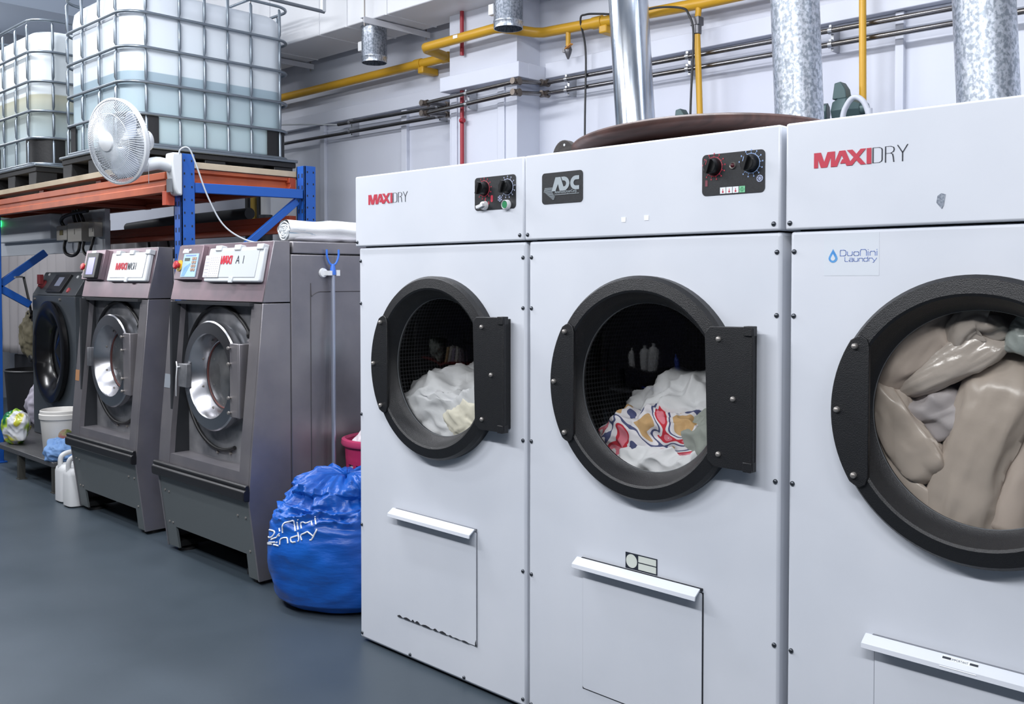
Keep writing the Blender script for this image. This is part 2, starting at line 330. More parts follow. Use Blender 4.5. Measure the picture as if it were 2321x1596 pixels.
def dial(root_panel, cx, cz, mat_ring, y0, red):
    b = L(); ring = arc((cx, y0, cz), 0.0275, -130, 125 if not red else 110, 30); b.tube(ring, 0.0011, 5)
    ticks = 12
    for k in range(ticks):
        a = R(-130 + 300*k/(ticks-1)); d = Vector((math.cos(a), 0, math.sin(a))); b.beam(Vector((cx, y0, cz))+d*0.0275, Vector((cx, y0, cz))+d*0.0325, 0.0014, 0.0014, (0,1,0)); b.box((cx+d.x*0.037-0.0016, y0-0.0004, cz+d.z*0.037-0.002), (cx+d.x*0.037+0.0016, y0+0.0004, cz+d.z*0.037+0.002))
    b.build('dial_marks', mat_ring, root_panel)
    b = L(); b.lathe([(0.0, -0.026), (0.019, -0.026), (0.0215, -0.023), (0.024, 0.0)], (cx, y0, cz), 'Y', 28)
    a = R(72); d = Vector((math.cos(a), 0, math.sin(a))); b.beam(Vector((cx, y0-0.03, cz))-d*0.021, Vector((cx, y0-0.03, cz))+d*0.021, 0.009, 0.014, (0,1,0))
    k = b.build('knob', knob_black, root_panel, smooth=40)
    b = L(); b.beam(Vector((cx-0.008, y0-0.027, cz+0.01))-d*0.006, Vector((cx-0.008, y0-0.027, cz+0.01))+d*0.007, 0.003, 0.001, (0,1,0)); b.build('pointer_mark', mat_ring, k)
def make_dryer(x0, kind, label):
    t = thing('tumble_dryer', label, 'clothes dryer', (x0, 2.38, 0), 'white tumble dryers in a row')
    b = L(); plate_hole(b, 0, DW, 0.012, 1.634, CX, CZ, 0.305, 0.0, 1.25, 0.03); b.build('cabinet', white_paint, t, bevel=0.009)
    b = L(); b.box((-0.009, -0.012, 1.638), (DW+0.003, 1.25, 1.925)); b.build('header_panel', white_paint, t, bevel=0.006)
    b = L(); b.box((0.02, 0.02, 1.630), (DW-0.02, 1.2, 1.6395)); b.build('header_seam', dark_seam, t)
    b = L(); b.box((0.03, 0.04, 0.0), (DW-0.03, 1.2, 0.013)); b.build('base_plinth', dark_seam, t)
    # drum
    n = 72; b = L(); R0 = 0.415; prof = [(0.30, 0.028), (0.36, 0.06), (R0, 0.09), (R0, 0.82), (0.0, 0.82)]; b.lathe(prof, (CX, 0, CZ), 'Y', n); b.keep = True
    dr = b.build('drum', drum_metal, t, smooth=40); me = dr.data; uv = me.uv_layers.new(name='uv')
    for p in me.polygons:
        for li in p.loop_indices:
            co = me.vertices[me.loops[li].vertex_index].co; dx, dz = co.x-CX, co.z-CZ
            if p.center.y > 0.81 or p.center.y < 0.085: uv.data[li].uv = (dx, dz)
            else:
                a = math.atan2(dz, dx); ac = math.atan2(p.center.z-CZ, p.center.x-CX)
                if a-ac > math.pi: a -= 2*math.pi
                if a-ac < -math.pi: a += 2*math.pi
                uv.data[li].uv = (a*R0, co.y)
    # door
    b = L(); b.lathe([(0.285, 0.012), (0.345, 0.0), (0.346, -0.03), (0.337, -0.043), (0.302, -0.047), (0.295, -0.043), (0.279, -0.006), (0.268, 0.012), (0.262, 0.016), (0.262, 0.028), (0.30, 0.026)], (CX, 0, CZ), 'Y', 96)
    door = b.build('door', black_plastic, t, smooth=30)
    b = L(); b.lathe([(0.0, 0.012), (0.12, 0.0135), (0.22, 0.0175), (0.264, 0.022), (0.264, 0.026), (0.0, 0.018)], (CX, 0, CZ), 'Y', 64); b.build('window_glass', window, door, smooth=60)
    b = L(); b.tube([Vector(p) for p in arc((CX, 0.019, CZ), 0.2625, 0, 356, 71)], 0.0022, 6, closed=True); b.build('window_gasket', M('gasket_grey', (96, 100, 104), 0.4), door, smooth=60)
    # left grip plate: the ring's left segment, flattened
    pts = []; xr = 0.243 if kind != 1 else 0.245
    for k in range(25):
        a = R(180-38+76*k/24); pts.append((CX+0.3435*math.cos(a), CZ+0.3435*math.sin(a)))
    pl = [(x, z) for x, z in pts if x < xr-0.02]
    top, bot = pl[0], pl[-1]; poly = [(xr, CZ-0.165), (xr, CZ+0.165), (xr-0.006, CZ+0.184), (xr-0.022, CZ+0.193), (xr-0.036, CZ+0.188)] + [p for p in pl if abs(p[1]-CZ) < 0.185] + [(xr-0.036, CZ-0.188), (xr-0.022, CZ-0.193), (xr-0.006, CZ-0.184)]
    b = L(); b.prism([(x, -0.052, z) for x, z in poly], (0, 0.012, 0)); b.build('grip_plate', black_plastic, door, bevel=0.002)
    b = L(); b.prism([(x, -0.055, z) for x, z in ((0.735, 1.352), (0.752, 1.371), (0.884, 1.373), (0.884, 0.973), (0.765, 0.973), (0.745, 0.99))], (0, 0.014, 0)); b.box((0.84, -0.042, 0.98), (0.87, 0.002, 1.366)); hp = b.build('hinge_plate', black_plastic, door, bevel=0.002)
    b = L()
    for z0, z1 in ((1.348, 1.375), (0.971, 0.998)): b.box((0.862, -0.06, z0), (0.888, -0.03, z1))
    b.cyl((0.884, -0.05, 0.975), (0.884, -0.05, 1.37), 0.006, n=10); b.build('hinge_barrel', black_plastic, hp, bevel=0.0015)
    for (bx, bz) in ((0.207, CZ+0.165), (0.161, CZ), (0.207, CZ-0.163), (0.781, 1.336), (0.828, CZ), (0.782, 1.010)):
        b = L(); b.lathe([(0.0, -0.062), (0.005, -0.0615), (0.0078, -0.058), (0.0082, -0.052)], (bx, 0, bz), 'Y', 14); b.build('bolt', pale_bolt, door, smooth=50)
    # lint drawer
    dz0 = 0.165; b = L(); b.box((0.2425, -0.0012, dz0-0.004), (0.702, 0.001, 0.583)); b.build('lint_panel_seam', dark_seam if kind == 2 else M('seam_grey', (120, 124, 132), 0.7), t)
    b = L(); b.rrect(0.245, 0.698, dz0, 0.582, -0.004, 0.0, 0.008); lp = b.build('lint_panel', white_paint, t)
    b = L(); sec = [(-0.004, 0.594), (-0.008, 0.594), (-0.034, 0.577), (-0.036, 0.564), (-0.032, 0.564), (-0.030, 0.574), (-0.006, 0.589), (-0.004, 0.584)]
    b.prism([(0.222, y, z) for y, z in sec], (0.472, 0, 0)); b.build('pull_lip', white_paint, lp, bevel=0.0012)
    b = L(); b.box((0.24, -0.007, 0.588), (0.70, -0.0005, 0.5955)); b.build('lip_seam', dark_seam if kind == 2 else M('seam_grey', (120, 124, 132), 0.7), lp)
    if kind == 1:  # chipped paint along the bottom edge
        b = L(); random.seed(3); x = 0.246
        while x < 0.64:
            l = random.uniform(0.02, 0.07); h = random.uniform(0.003, 0.009)*(1 if x < 0.52 else 0.5); b.prism([(x, -0.0048, dz0-0.002), (x+l, -0.0048, dz0-0.002), (x+l*0.8, -0.0048, dz0+h*0.5), (x+l*0.45, -0.0048, dz0+h), (x+l*0.2, -0.0048, dz0+h*0.6)], (0, 0.0006, 0)); x += l*random.uniform(1.0, 1.25)
        b.prism([(0.693, -0.0048, dz0-0.002), (0.6985, -0.0048, dz0-0.002), (0.6985, -0.0048, dz0+0.022), (0.694, -0.0048, dz0+0.012)], (0, 0.0006, 0)); lab(b.build('paint_chip', M('bare_metal_chip', (38, 40, 46), 0.7), lp), 'dark chipped paint')
    # screws
    scr = [(0.012, z) for z in (1.579, 1.405, 0.948, 0.488, 0.035)] + [(DW-0.012, z) for z in (1.579, 1.405, 0.946, 0.490, 0.040)] + [(0.32, 0.028), (0.63, 0.028)]
    b = L(); b.lathe([(0.0, -0.006), (0.004, -0.0055), (0.0065, -0.003), (0.007, 0.0)], (0, 0, 0), 'Y', 12); s0 = b.build('screw', steel_screw, t, smooth=50); s0.location = (scr[0][0], 0, scr[0][1])
    for (sx, sz) in scr[1:]: copy_part(s0, t).location = (sx, 0, sz)
    for sx in (0.005, DW-0.016):
        copy_part(s0, t).location = (sx, -0.012, 1.656)
    y = -0.0125
    if kind == 1:
        b = L(); b.rrect(0.704, 0.908, 1.750, 1.867, y-0.0015, y+0.001, 0.013); cp = b.build('control_panel', panel_black, t)
        dial(cp, 0.752, 1.827, red_print, y-0.002, True); dial(cp, 0.868, 1.825, pale_print, y-0.002, False)
        b = L(); b.lathe([(0.0, -0.016), (0.014, -0.016), (0.017, 0.0)], (0.757, y, 1.766), 'Y', 20); b.beam((0.736, y-0.022, 1.760), (0.770, y-0.022, 1.768), 0.010, 0.012, (0,1,0)); lab(b.build('selector_switch', white_plastic, cp, smooth=40), 'white rotary switch')
        b = L(); b.lathe([(0.0115, -0.012), (0.0145, -0.018), (0.0165, -0.016), (0.018, 0.0)], (0.868, y, 1.763), 'Y', 22); pb = b.build('push_button', white_plastic, cp, smooth=40)
        b = L(); b.lathe([(0.0, -0.0165), (0.0118, -0.0165), (0.0118, -0.01)], (0.868, y, 1.763), 'Y', 22); lab(b.build('button_cap', green_print, pb, smooth=40), 'green button cap')
        b = L()
        for k in range(3):
            a = R(60*k+30); d = Vector((math.cos(a), 0, math.sin(a))); c = Vector((0.832, y-0.0022, 1.787)); b.beam(c-d*0.011, c+d*0.011, 0.0016, 0.001, (0,1,0))
            for sg in (-1, 1):
                for q in (40, -40):
                    a2 = a+R(q); e = Vector((math.cos(a2), 0, math.sin(a2))); b.beam(c+d*(0.006*sg), c+d*(0.006*sg)+e*(0.005*sg), 0.0014, 0.001, (0,1,0))
        b.build('snowflake_mark', pale_print, cp)
        b = L(); b.rrect(0.786, 0.797, 1.777, 1.801, y-0.0024, y-0.001, 0.004); b.box((0.757, y-0.0024, 1.781), (0.760, y-0.0015, 1.79)); b.box((0.775, y-0.0024, 1.77), (0.778, y-0.0015, 1.78)); b.build('heat_mark', red_print, cp)
        lo = (0.080, y, 1.8055)
        b = L(); maxi(b, lo, (0.155, 0, 0), (0, 0, 0.0395), (0, -0.0006, 0)); lab(b.build('maker_lettering', red_print, t), 'red bold lettering')
        b = L(); b.stroke(DRY, (0.231, y, 1.8055), (0.155, 0, 0), (0, 0, 0.0395), 0.0095, (0, -0.0006, 0)); b2 = None
    elif kind == 2:
        b = L(); b.rrect(0.698, 0.899, 1.745, 1.863, y-0.0015, y+0.001, 0.013); cp = b.build('control_panel', panel_black, t)
        dial(cp, 0.737, 1.827, red_print, y-0.002, True); dial(cp, 0.856, 1.827, M('pale_blue_print', (150, 178, 224), 0.5), y-0.002, False)
        b = L(); b.lathe([(0.0065, -0.004), (0.009, -0.006), (0.0105, 0.0)], (0.799, y, 1.8255), 'Y', 20); led = b.build('lamp_bezel', pale_bolt, cp, smooth=40)
        b = L(); b.lathe([(0.0, -0.008), (0.004, -0.007), (0.0066, -0.003)], (0.799, y, 1.8255), 'Y', 16); b.build('lamp_lens', M('dark_red_lens', (70, 18, 28), 0.2), led, smooth=50)
        for k in range(4):
            sx = 0.7585+0.0205*k; b = L(); b.box((sx, y-0.0028, 1.748), (sx+0.0185, y-0.001, 1.766)); sq = b.build('symbol_tile', white_print if k < 3 else M('pale_green_print', (120, 192, 150), 0.5), cp)
            b = L(); c = (sx+0.0092, y-0.003, 1.753)
            if k < 3: b.lathe([(0.0, 0), (0.003, 0)], c, 'Y', 12); b.box((c[0]-0.0009, y-0.0032, 1.753), (c[0]+0.0009, y-0.0029, 1.7615)); b.build('thermometer_mark', red_print, sq)
            else: b.tube([(c[0]+dx*0.0068, y-0.003, 1.757+dz*0.0068) for dx, dz in ((1,0),(0,1),(-1,0),(0,-1))], 0.0007, 5, closed=True); b.box((c[0]-0.0007, y-0.0035, 1.7525), (c[0]+0.0007, y-0.0028, 1.7615)); b.build('start_mark', green_print, sq)
        b = L(); c = Vector((0.884, y-0.0025, 1.783))
        for k in range(4): d = Vector((math.cos(R(45*k+22)), 0, math.sin(R(45*k+22)))); b.beam(c-d*0.009, c+d*0.009, 0.0013, 0.0008, (0,1,0))
        b.tube(arc(c, 0.0088, 0, 345, 16), 0.0012, 5, closed=True); b.build('snowflake_mark', pale_print, cp)
        b = L(); b.box((0.709, y-0.0024, 1.772), (0.717, y-0.001, 1.790)); b.build('heat_mark', M('dull_red_print', (120, 60, 72), 0.6), cp)
        # maker's badge
        b = L(); b.rrect(0.072, 0.249, 1.755, 1.858, y-0.0015, y+0.001, 0.012); bd = b.build('maker_badge', panel_black, t)
        b = L(); W, H = 0.177, 0.103; X = lambda u: 0.072+W*u; Z = lambda v: 1.755+H*v; yb = y-0.002
        cnt = [0]
        def q(pts): cnt[0] += 1; b.prism([(X(u), yb-0.00004*(cnt[0] % 9), Z(v)) for u, v in pts], (0, -0.0006, 0))
        q([(0.25,0.40),(0.345,0.40),(0.47,0.84),(0.345,0.84)]); q([(0.35,0.84),(0.47,0.84),(0.57,0.40),(0.45,0.40),(0.405,0.63)])
        for (cx, a0, a1) in ((0.55, -100, 84), (0.845, 78, 282)):
            for k in range(12):
                p0 = R(a0+(a1-a0)*k/12); p1 = R(a0+(a1-a0)*(k+1)/12); ro, ri = 0.22, 0.095; sx = 0.62
                q([(cx+sx*ro*math.cos(p0), 0.62+ro*math.sin(p0)), (cx+sx*ro*math.cos(p1), 0.62+ro*math.sin(p1)), (cx+sx*ri*math.cos(p1), 0.62+ri*math.sin(p1)), (cx+sx*ri*math.cos(p0), 0.62+ri*math.sin(p0))])
        q([(0.485,0.84),(0.57,0.84),(0.57,0.72),(0.52,0.72)]); q([(0.46,0.40),(0.54,0.40),(0.54,0.53),(0.5,0.53)]); q([(0.80,0.715),(0.92,0.715),(0.92,0.84),(0.84,0.84)]); q([(0.80,0.525),(0.92,0.525),(0.92,0.40),(0.84,0.40)])
        for k in range(14):
            v = 0.52-0.029*k; l = 0.075-0.006*k if k < 5 else 0.055+(k-4)*0.024; r = 0.27 if k < 5 else 0.27+0.02*max(0, 0)+(0.0 if k < 6 else 0.012*(k-5))
            if k > 9: r = 0.34-0.008*(k-9)
            if r-l > 0.01: q([(l, v-0.012), (r, v-0.012), (r, v), (l, v)])
        q([(0.32,0.275),(0.92,0.275),(0.92,0.29),(0.32,0.29)]); b.build('badge_lettering', grey_print, bd)
        tm = text_mesh('AmericanDryerCorp.', 0.0135, (X(0.325), yb, Z(0.325)), (1,0,0), (0,0,1), 0.0004, 0.82); tm.local = True; tm.build('badge_small_lettering', grey_print, bd)
        for (sx, sz) in ((0.405, 1.690), (0.492, 1.692)):
            b = L(); b.prism([(sx, y-0.0006, sz-0.008), (sx+0.016, y-0.0006, sz-0.008), (sx+0.017, y-0.0006, sz+0.007), (sx-0.001, y-0.0006, sz+0.008)], (0, 0.0008, 0)); lab(b.build('sticker_remnant', M('sticker_white', (236, 238, 244), 0.5), t), 'small white sticker remnant')
        # blank information label over the lint drawer
        b = L(); b.box((0.416, -0.0012, 0.598), (0.537, 0.0, 0.648)); il = b.build('rating_label', dark_print, t)
        b = L(); yl = -0.0016; b.box((0.466, yl, 0.625), (0.533, -0.0008, 0.6445)); b.box((0.466, yl, 0.6015), (0.533, -0.0008, 0.6215)); b.lathe([(0.0, 0), (0.0215, 0)], (0.440, yl, 0.623), 'Y', 28); lab(b.build('label_blank_fields', M('label_cream', (208, 214, 206), 0.6), il), 'blank pale fields')
        b = None
    else:
        lo = (0.073, y, 1.7975)
        b = L(); maxi(b, lo, (0.155, 0, 0), (0, 0, 0.040), (0, -0.0006, 0)); lab(b.build('maker_lettering', red_print, t), 'red bold lettering')
        b = L(); b.stroke(DRY, (0.224, y, 1.7975), (0.155, 0, 0), (0, 0, 0.0405), 0.0095, (0, -0.0006, 0))
    if kind in (1, 3): lab(b.build('maker_lettering', dark_print, t), 'thin black lettering')
    if kind == 3:
        b = L(); b.box((0.097, -0.0006, 1.514), (0.245, 0.0, 1.625)); st = lab(b.build('shop_sticker', M('sticker_clear', (212, 218, 226), 0.3), t), 'clear sticker with blue lettering')
        b = L(); c = (0.1225, 1.5605); o = drop(); b.prism([(c[0]+0.0125*u, -0.0012, c[1]+0.0125*v) for u, v in o], (0, 0.0007, 0)); b.build('drop_emblem', sky_print, st)
        b = L(); b.prism([(c[0]+0.0062*u, -0.0017, c[1]-0.001+0.0062*v) for u, v in o], (0, 0.0007, 0)); b.build('drop_emblem', M('sticker_clear', (212, 218, 226), 0.3), st)
        b = L(); b.stroke(DUO, (0.142, -0.0011, 1.5655), (0.0168, 0, 0), (0, 0, 0.0155), 0.06, (0, 0.0006, 0)); b.stroke(LAUND, (0.142, -0.0011, 1.5655), (0.0168, 0, 0), (0, 0, 0.0175), 0.05, (0, 0.0006, 0)); b.build('sticker_lettering', blue_print, st)
        b = L(); b.prism([(u, y-0.0006, z) for u, z in ((0.391, 1.706), (0.400, 1.712), (0.410, 1.709), (0.408, 1.694), (0.406, 1.682), (0.402, 1.674), (0.396, 1.681), (0.389, 1.690))], (0, 0.0008, 0)); lab(b.build('sticker_remnant', M('torn_sticker_grey', (146, 154, 166), 0.6, var=(160, (110, 118, 132), 0.4, 0.6)), t), 'torn grey sticker remnant')
        b = L(); b.prism([(0.416, -0.0352, 0.572), (0.50, -0.0352, 0.572), (0.50, -0.012, 0.5915), (0.416, -0.012, 0.5915)], (0, -0.0008, 0.0008)); wl = b.build('warning_label', white_print, lp)
        ux, uz = (1, 0, 0), Vector((0, 0.0232, 0.0195)).normalized(); org = Vector((0.416, -0.0362, 0.5725))
        b = L(); b.prism([org+Vector(ux)*u+uz*v for u, v in ((0.001,0.0225),(0.021,0.0225),(0.021,0.0285),(0.001,0.0285))], (0, -0.0003, 0.0003)); b.prism([org+Vector(ux)*u+uz*v for u, v in ((0.064,0.0225),(0.083,0.0225),(0.083,0.0285),(0.064,0.0285))], (0, -0.0003, 0.0003))
        for k in range(3): b.prism([org+Vector(ux)*u+uz*v for u, v in ((0.008+0.004*k,0.0155-0.005*k),(0.076-0.003*k,0.0155-0.005*k),(0.076-0.003*k,0.0168-0.005*k),(0.008+0.004*k,0.0168-0.005*k))], (0, -0.0003, 0.0003))
        b.build('warning_print', dark_print, wl)
        tm = text_mesh('IMPORTANT', 0.0085, org+uz*0.0222+Vector(ux)*0.0225, ux, uz, 0.0004, 0.80); tm.local = True; tm.build('warning_lettering', dark_print, wl)
    return t
D1X, D2X, D3X = -3.175, -2.217, -1.248
make_dryer(D1X, 1, 'white tumble dryer holding plain white sheets, beside the blue bag')
make_dryer(D2X, 2, 'white tumble dryer with grey maker badge, holding printed red and blue linen')
make_dryer(D3X, 3, 'white tumble dryer packed full of crumpled beige satin cloth')
# ------------------------------------------------------------------ front-loading washers with sloped fascia
PROF = [(0.02, 0.055), (0.42, 0.0), (0.68, 0.019), (1.0, 0.05), (1.385, 0.085), (1.39, 0.085), (1.695, 0.151)]
def pf(z):
    for (z0, y0), (z1, y1) in zip(PROF, PROF[1:]):
        if z <= z1: return y0+(y1-y0)*(z-z0)/(z1-z0) if z1 > z0 else y1
    return PROF[-1][1]
WW = 0.96
grey_enamel = M('grey_kick_paint', (92, 98, 100), 0.42, bump=(300, 0.05))
bumper_m = M('black_rubber_bumper', (28, 28, 31), 0.4, bump=(30, 0.05))
fascia_m = M('fascia_steel_red_reflection', (150, 126, 134), 0.34, 0.45, bump=(50, 0.03, (30, 1, 1)), var=(4, (118, 108, 116), 0.35, 0.7))  # steel with a reddish reflection put into its colour
flap_m = M('pale_grey_plastic', (196, 200, 204), 0.32)
def make_washer(x0, y0, kind, label):
    t = thing('washing_machine', label, 'washing machine', (x0, y0, 0), 'large stainless washing machines')
    SD = 0.24; BK = 1.15; ox0, ox1, oz0, oz1 = 0.125, 0.858, 0.555, 1.383
    # shell: side skins follow the bent front profile; opening in the front
    for x in (0.0, WW-0.012):
        b = L(); zs = [0.02, 0.25, 0.42, 0.68, 1.0, 1.385]; poly = [(x, pf(z)+0.0, z) for z in zs] + [(x, SD, 1.385), (x, SD, 0.02)]
        b.prism(poly, (0.012, 0, 0)); b.build('side_skin', stainless, t, bevel=0.0025)
    b = L(); b.box((0, SD+0.003, 0.05), (WW, BK, 1.630)); b.build('rear_body', stainless, t, bevel=0.006)
    b = L(); b.box((-0.004, SD+0.012, 1.634), (WW+0.004, BK, 1.695)); b.build('top_cover', stainless, t, bevel=0.006)
    b = L(); b.box((0.02, SD-0.01, 0.1), (WW-0.02, SD+0.02, 1.68)); b.build('body_seam', dark_seam, t)
    # front frame bars around the recess
    for (xa, xb) in ((0.0122, ox0), (ox1, WW-0.0122)):
        b = L()
        for z0, z1 in ((0.42, 0.68), (0.68, 1.0), (1.0, 1.383)):
            b.add([(xa, pf(z0), z0), (xb, pf(z0), z0), (xb, pf(z1), z1), (xa, pf(z1), z1), (xa, pf(z0)+0.03, z0), (xb, pf(z0)+0.03, z0), (xb, pf(z1)+0.03, z1), (xa, pf(z1)+0.03, z1)], [(0,1,2,3),(7,6,5,4),(0,3,7,4),(1,5,6,2),(0,4,5,1),(3,2,6,7)])
        b.build('front_post', stainless, t)
    b = L(); b.add([(ox0, pf(0.42), 0.42), (ox1, pf(0.42), 0.42), (ox1, pf(oz0)+0.004, oz0), (ox0, pf(oz0)+0.004, oz0), (ox0, 0.17, 0.42), (ox1, 0.17, 0.42), (ox1, 0.17, oz0), (ox0, 0.17, oz0)], [(0,1,2,3),(7,6,5,4),(0,3,7,4),(1,5,6,2),(0,4,5,1),(3,2,6,7)]); b.build('front_sill', stainless, t)
    # recess
    b = L(); plate_hole(b, ox0-0.02, ox1+0.03, oz0-0.02, oz1+0.02, 0.49, 0.99, 0.235, 0.125, 0.145, 0.165); b.build('recess_panel', stainless_dark, t)
    b = L(); b.box((ox0-0.025, 0.03, oz0-0.02), (ox0-0.001, 0.2, oz1)); b.box((ox0-0.02, 0.06, oz1-0.012), (ox1+0.02, 0.2, oz1+0.004)); b.build('recess_lining', M('recess_dark', (40, 42, 46), 0.5), t)
    b = L(); b.tube(arc((0.49, 0.114, 0.985), 0.378, 62 if kind == 3 else 50, 292, 60) if kind == 3 else arc((0.49, 0.114, 0.985), 0.378, 40, 320, 60), 0.010, 8); b.lathe([(0.0, -0.02), (0.018, -0.012), (0.02, 0.0), (0.014, 0.014), (0, 0.02)], (0.80, 0.108, 1.225), 'Y', 12); b.tube(smoothpath([(0.667, 0.114, 1.319), (0.74, 0.112, 1.275), (0.80, 0.109, 1.225)], 6), 0.010, 8); b.build('seal_cable', M('black_rubber', (16, 16, 18), 0.5), t, smooth=50)
    b = L(); b.lathe([(0.006, 0.158), (0.0, 0.152)], (0, 0, 0), 'Y', 10)
    nb = L(); nb.lathe([(0.0, -0.012), (0.007, -0.01), (0.0085, 0.0)], (0, 0, 0), 'Y', 10); n0 = None
    for k in range(11):
        a = R(158+21*k); px, pz = 0.49+0.355*math.cos(a)*1.03, 0.985+0.40*math.sin(a)
        if px < ox0+0.03: px = ox0+0.035
        if pz < oz0+0.02: pz = oz0+0.025
        if n0 is None: n0 = nb.build('bolt', pale_bolt, t, smooth=50); n0.location = (px, 0.125, pz)
        else: copy_part(n0, t).location = (px, 0.125, pz)
    # door
    c = (0.49, 0.0, 1.0); b = L()
    b.lathe([(0.262, 0.13), (0.268, 0.10), (0.286, 0.095), (0.288, 0.06), (0.281, 0.053), (0.222, 0.045), (0.216, 0.052), (0.186, 0.135), (0.176, 0.14), (0.174, 0.15), (0.2, 0.155)], c, 'Y', 80); dr = b.build('door', M('door_stainless', (176, 176, 180), 0.24, 0.97, bump=(40, 0.02)), t, smooth=30)
    b = L(); b.tube(arc((c[0], 0.139, c[2]), 0.177, 0, 355, 60), 0.004, 8, closed=True); lab(b.build('door_gasket', M('red_rubber', (96, 52, 48), 0.5), dr, smooth=60), 'thin reddish gasket')
    b = L(); b.lathe([(0.0, 0.120), (0.1, 0.128), (0.176, 0.142), (0.176, 0.146), (0.0, 0.127)], c, 'Y', 48); b.build('window_glass', window, dr, smooth=60)
    for k in range(8):
        a = R(22+45*k); bb = L(); p = Vector((c[0]+0.192*math.cos(a), 0.112, c[2]+0.192*math.sin(a))); bb.lathe([(0.0, -0.006), (0.005, -0.004), (0.0062, 0.004)], p, 'Y', 10); bb.build('bolt', pale_bolt, dr, smooth=50)
    b = L(); b.box((0.735, 0.03, 0.812), (0.815, 0.052, 1.183)); b.box((0.812, 0.03, 0.812), (0.828, 0.13, 1.183)); hg = b.build('hinge', stainless, dr, bevel=0.004)
    b = L()
    for z in (1.16, 1.08, 0.91, 0.835): b.lathe([(0.0, 0.010), (0.008, 0.012), (0.0095, 0.018), (0.006, 0.022), (0.006, 0.032)], (0.745, 0, z), 'Y', 12)
    b.build('hinge_bolts', pale_bolt, hg, smooth=50)
    b = L(); b.cyl((0.822, 0.10, 0.795), (0.822, 0.10, 1.205), 0.011, n=12); b.box((0.80, 0.09, 1.19), (0.85, 0.16, 1.20)); b.box((0.80, 0.09, 0.80), (0.85, 0.16, 0.81)); b.build('hinge_pin', stainless, hg, bevel=0.001)
    b = L()
    if kind == 3: b.box((0.205, 0.022, 0.925), (0.30, 0.05, 1.05)); b.box((0.155, 0.10, 0.86), (0.24, 0.165, 0.985))
    else: b.box((0.205, 0.03, 0.95), (0.222, 0.055, 1.07)); b.box((0.16, 0.09, 0.86), (0.215, 0.165, 0.99))
    lt = b.build('latch', stainless_dark, dr, bevel=0.003)
    if kind == 3:
        b = L(); b.tube(smoothpath([(0.195, 0.018, 1.06), (0.21, 0.014, 1.03), (0.205, 0.012, 0.98), (0.19, 0.018, 0.93), (0.165, 0.03, 0.87)], 6), 0.0035, 6); b.tube([(0.235, 0.016, 1.035), (0.21, 0.014, 1.03)], 0.0035, 6); lab(b.build('cord_tie', white_plastic, lt), 'thin white cord tie')
    # drum behind the glass
    b = L(); b.lathe([(0.174, 0.156), (0.26, 0.2), (0.27, 0.62), (0, 0.62)], c, 'Y', 40); b.build('drum', M('drum_dark_steel', (88, 90, 92), 0.35, 0.8), t, smooth=40)
    # fascia
    b = L(); z0, z1 = 1.39, 1.695; y0f, y1f = pf(z0), pf(z1)
    b.prism([(0, y0f, z0), (0, y1f, z1), (0, SD, z1), (0, SD, z0)], (WW, 0, 0)); fs_ = b.build('fascia', stainless, t, bevel=0.003); b = L(); b.prism([(0.004, y0f-0.0005, z0+0.003), (0.004, y1f-0.0005, z1-0.003), (WW-0.004, y1f-0.0005, z1-0.003), (WW-0.004, y0f-0.0005, z0+0.003)], (0, -0.0006, 0.0002)); fa = b.build('fascia_reflection_plate', fascia_m, fs_)  # thin front plate added to carry the reddish reflection colour
    fn = Vector((0, -(z1-z0), (y1f-y0f))).normalized(); uz = Vector((0, y1f-y0f, z1-z0)).normalized(); ux = Vector((1, 0, 0))
    F = lambda x, z, d=0.0: Vector((x, pf(z), z)) + fn*d
    def fbox(bb, xa, xb, za, zb, d0, d1): bb.prism([F(xa, za, d0), F(xb, za, d0), F(xb, zb, d0), F(xa, zb, d0)], fn*(d1-d0))
    fx0, fx1 = (0.382, 0.948) if kind == 3 else (0.395, 0.950); O = 0.045 if kind == 3 else 0.06
    # detergent flap
    b = L(); pts = []
    for (cx, cz, a0) in ((fx1-0.03, 1.662-0.012, 0), (fx0+0.02, 1.662-0.012, 90), (fx0+0.012, 1.484+0.014, 180), (fx1-0.025, 1.484+0.014, 270)):
        for k in range(5): a = R(a0+90*k/4); pts.append(F(cx+0.012*math.cos(a), cz+0.012*math.sin(a), 0.002))
    b.prism(pts, fn*0.026); fl = b.build('detergent_flap', flap_m, t, bevel=0.006)
    b = L(); b.prism([F(fx0+0.04, 1.508, 0.0285), F(fx1-0.06, 1.508, 0.0285), F(fx1-0.055, 1.645, 0.0285), F(fx0+0.045, 1.645, 0.0285)], fn*0.002); b.build('flap_inset', M('flap_inset', (190, 195, 200), 0.3), fl, bevel=0.001)
    for lx in (0.11, 0.30, 0.515):
        b = L(); fbox(b, fx0+lx-0.03, fx0+lx+0.03, 1.645, 1.674, 0.0, 0.036); b.build('flap_hinge', flap_m, fl, bevel=0.004)
    b = L(); fbox(b, fx0+0.262, fx0+0.302, 1.480, 1.512, 0.024, 0.034); b.build('flap_grip', M('flap_inset', (190, 195, 200), 0.3), fl, bevel=0.004)
    lo = F(0.522 if kind == 3 else fx0+0.105, 1.576 if kind == 3 else 1.555, 0.031)
    b = L(); maxi(b, lo, ux*(0.124 if kind == 3 else 0.16), uz*0.044, fn*0.0008); lab(b.build('flap_lettering', M('flap_red_print', (190, 40, 58), 0.5), fl), 'red bold lettering')
    b = L()
    if kind == 3: b.stroke([[(0,0),(0.5,1),(1,0)],[(0.22,0.36),(0.78,0.36)],[(2.2,0),(2.2,1)]], F(0.687, 1.579, 0.031), ux*0.032, uz*0.037, 0.07, fn*0.0008)
    else: b.stroke(WASH, F(fx0+0.27, 1.556, 0.031), ux*0.155, uz*0.042, 0.016, fn*0.0008)
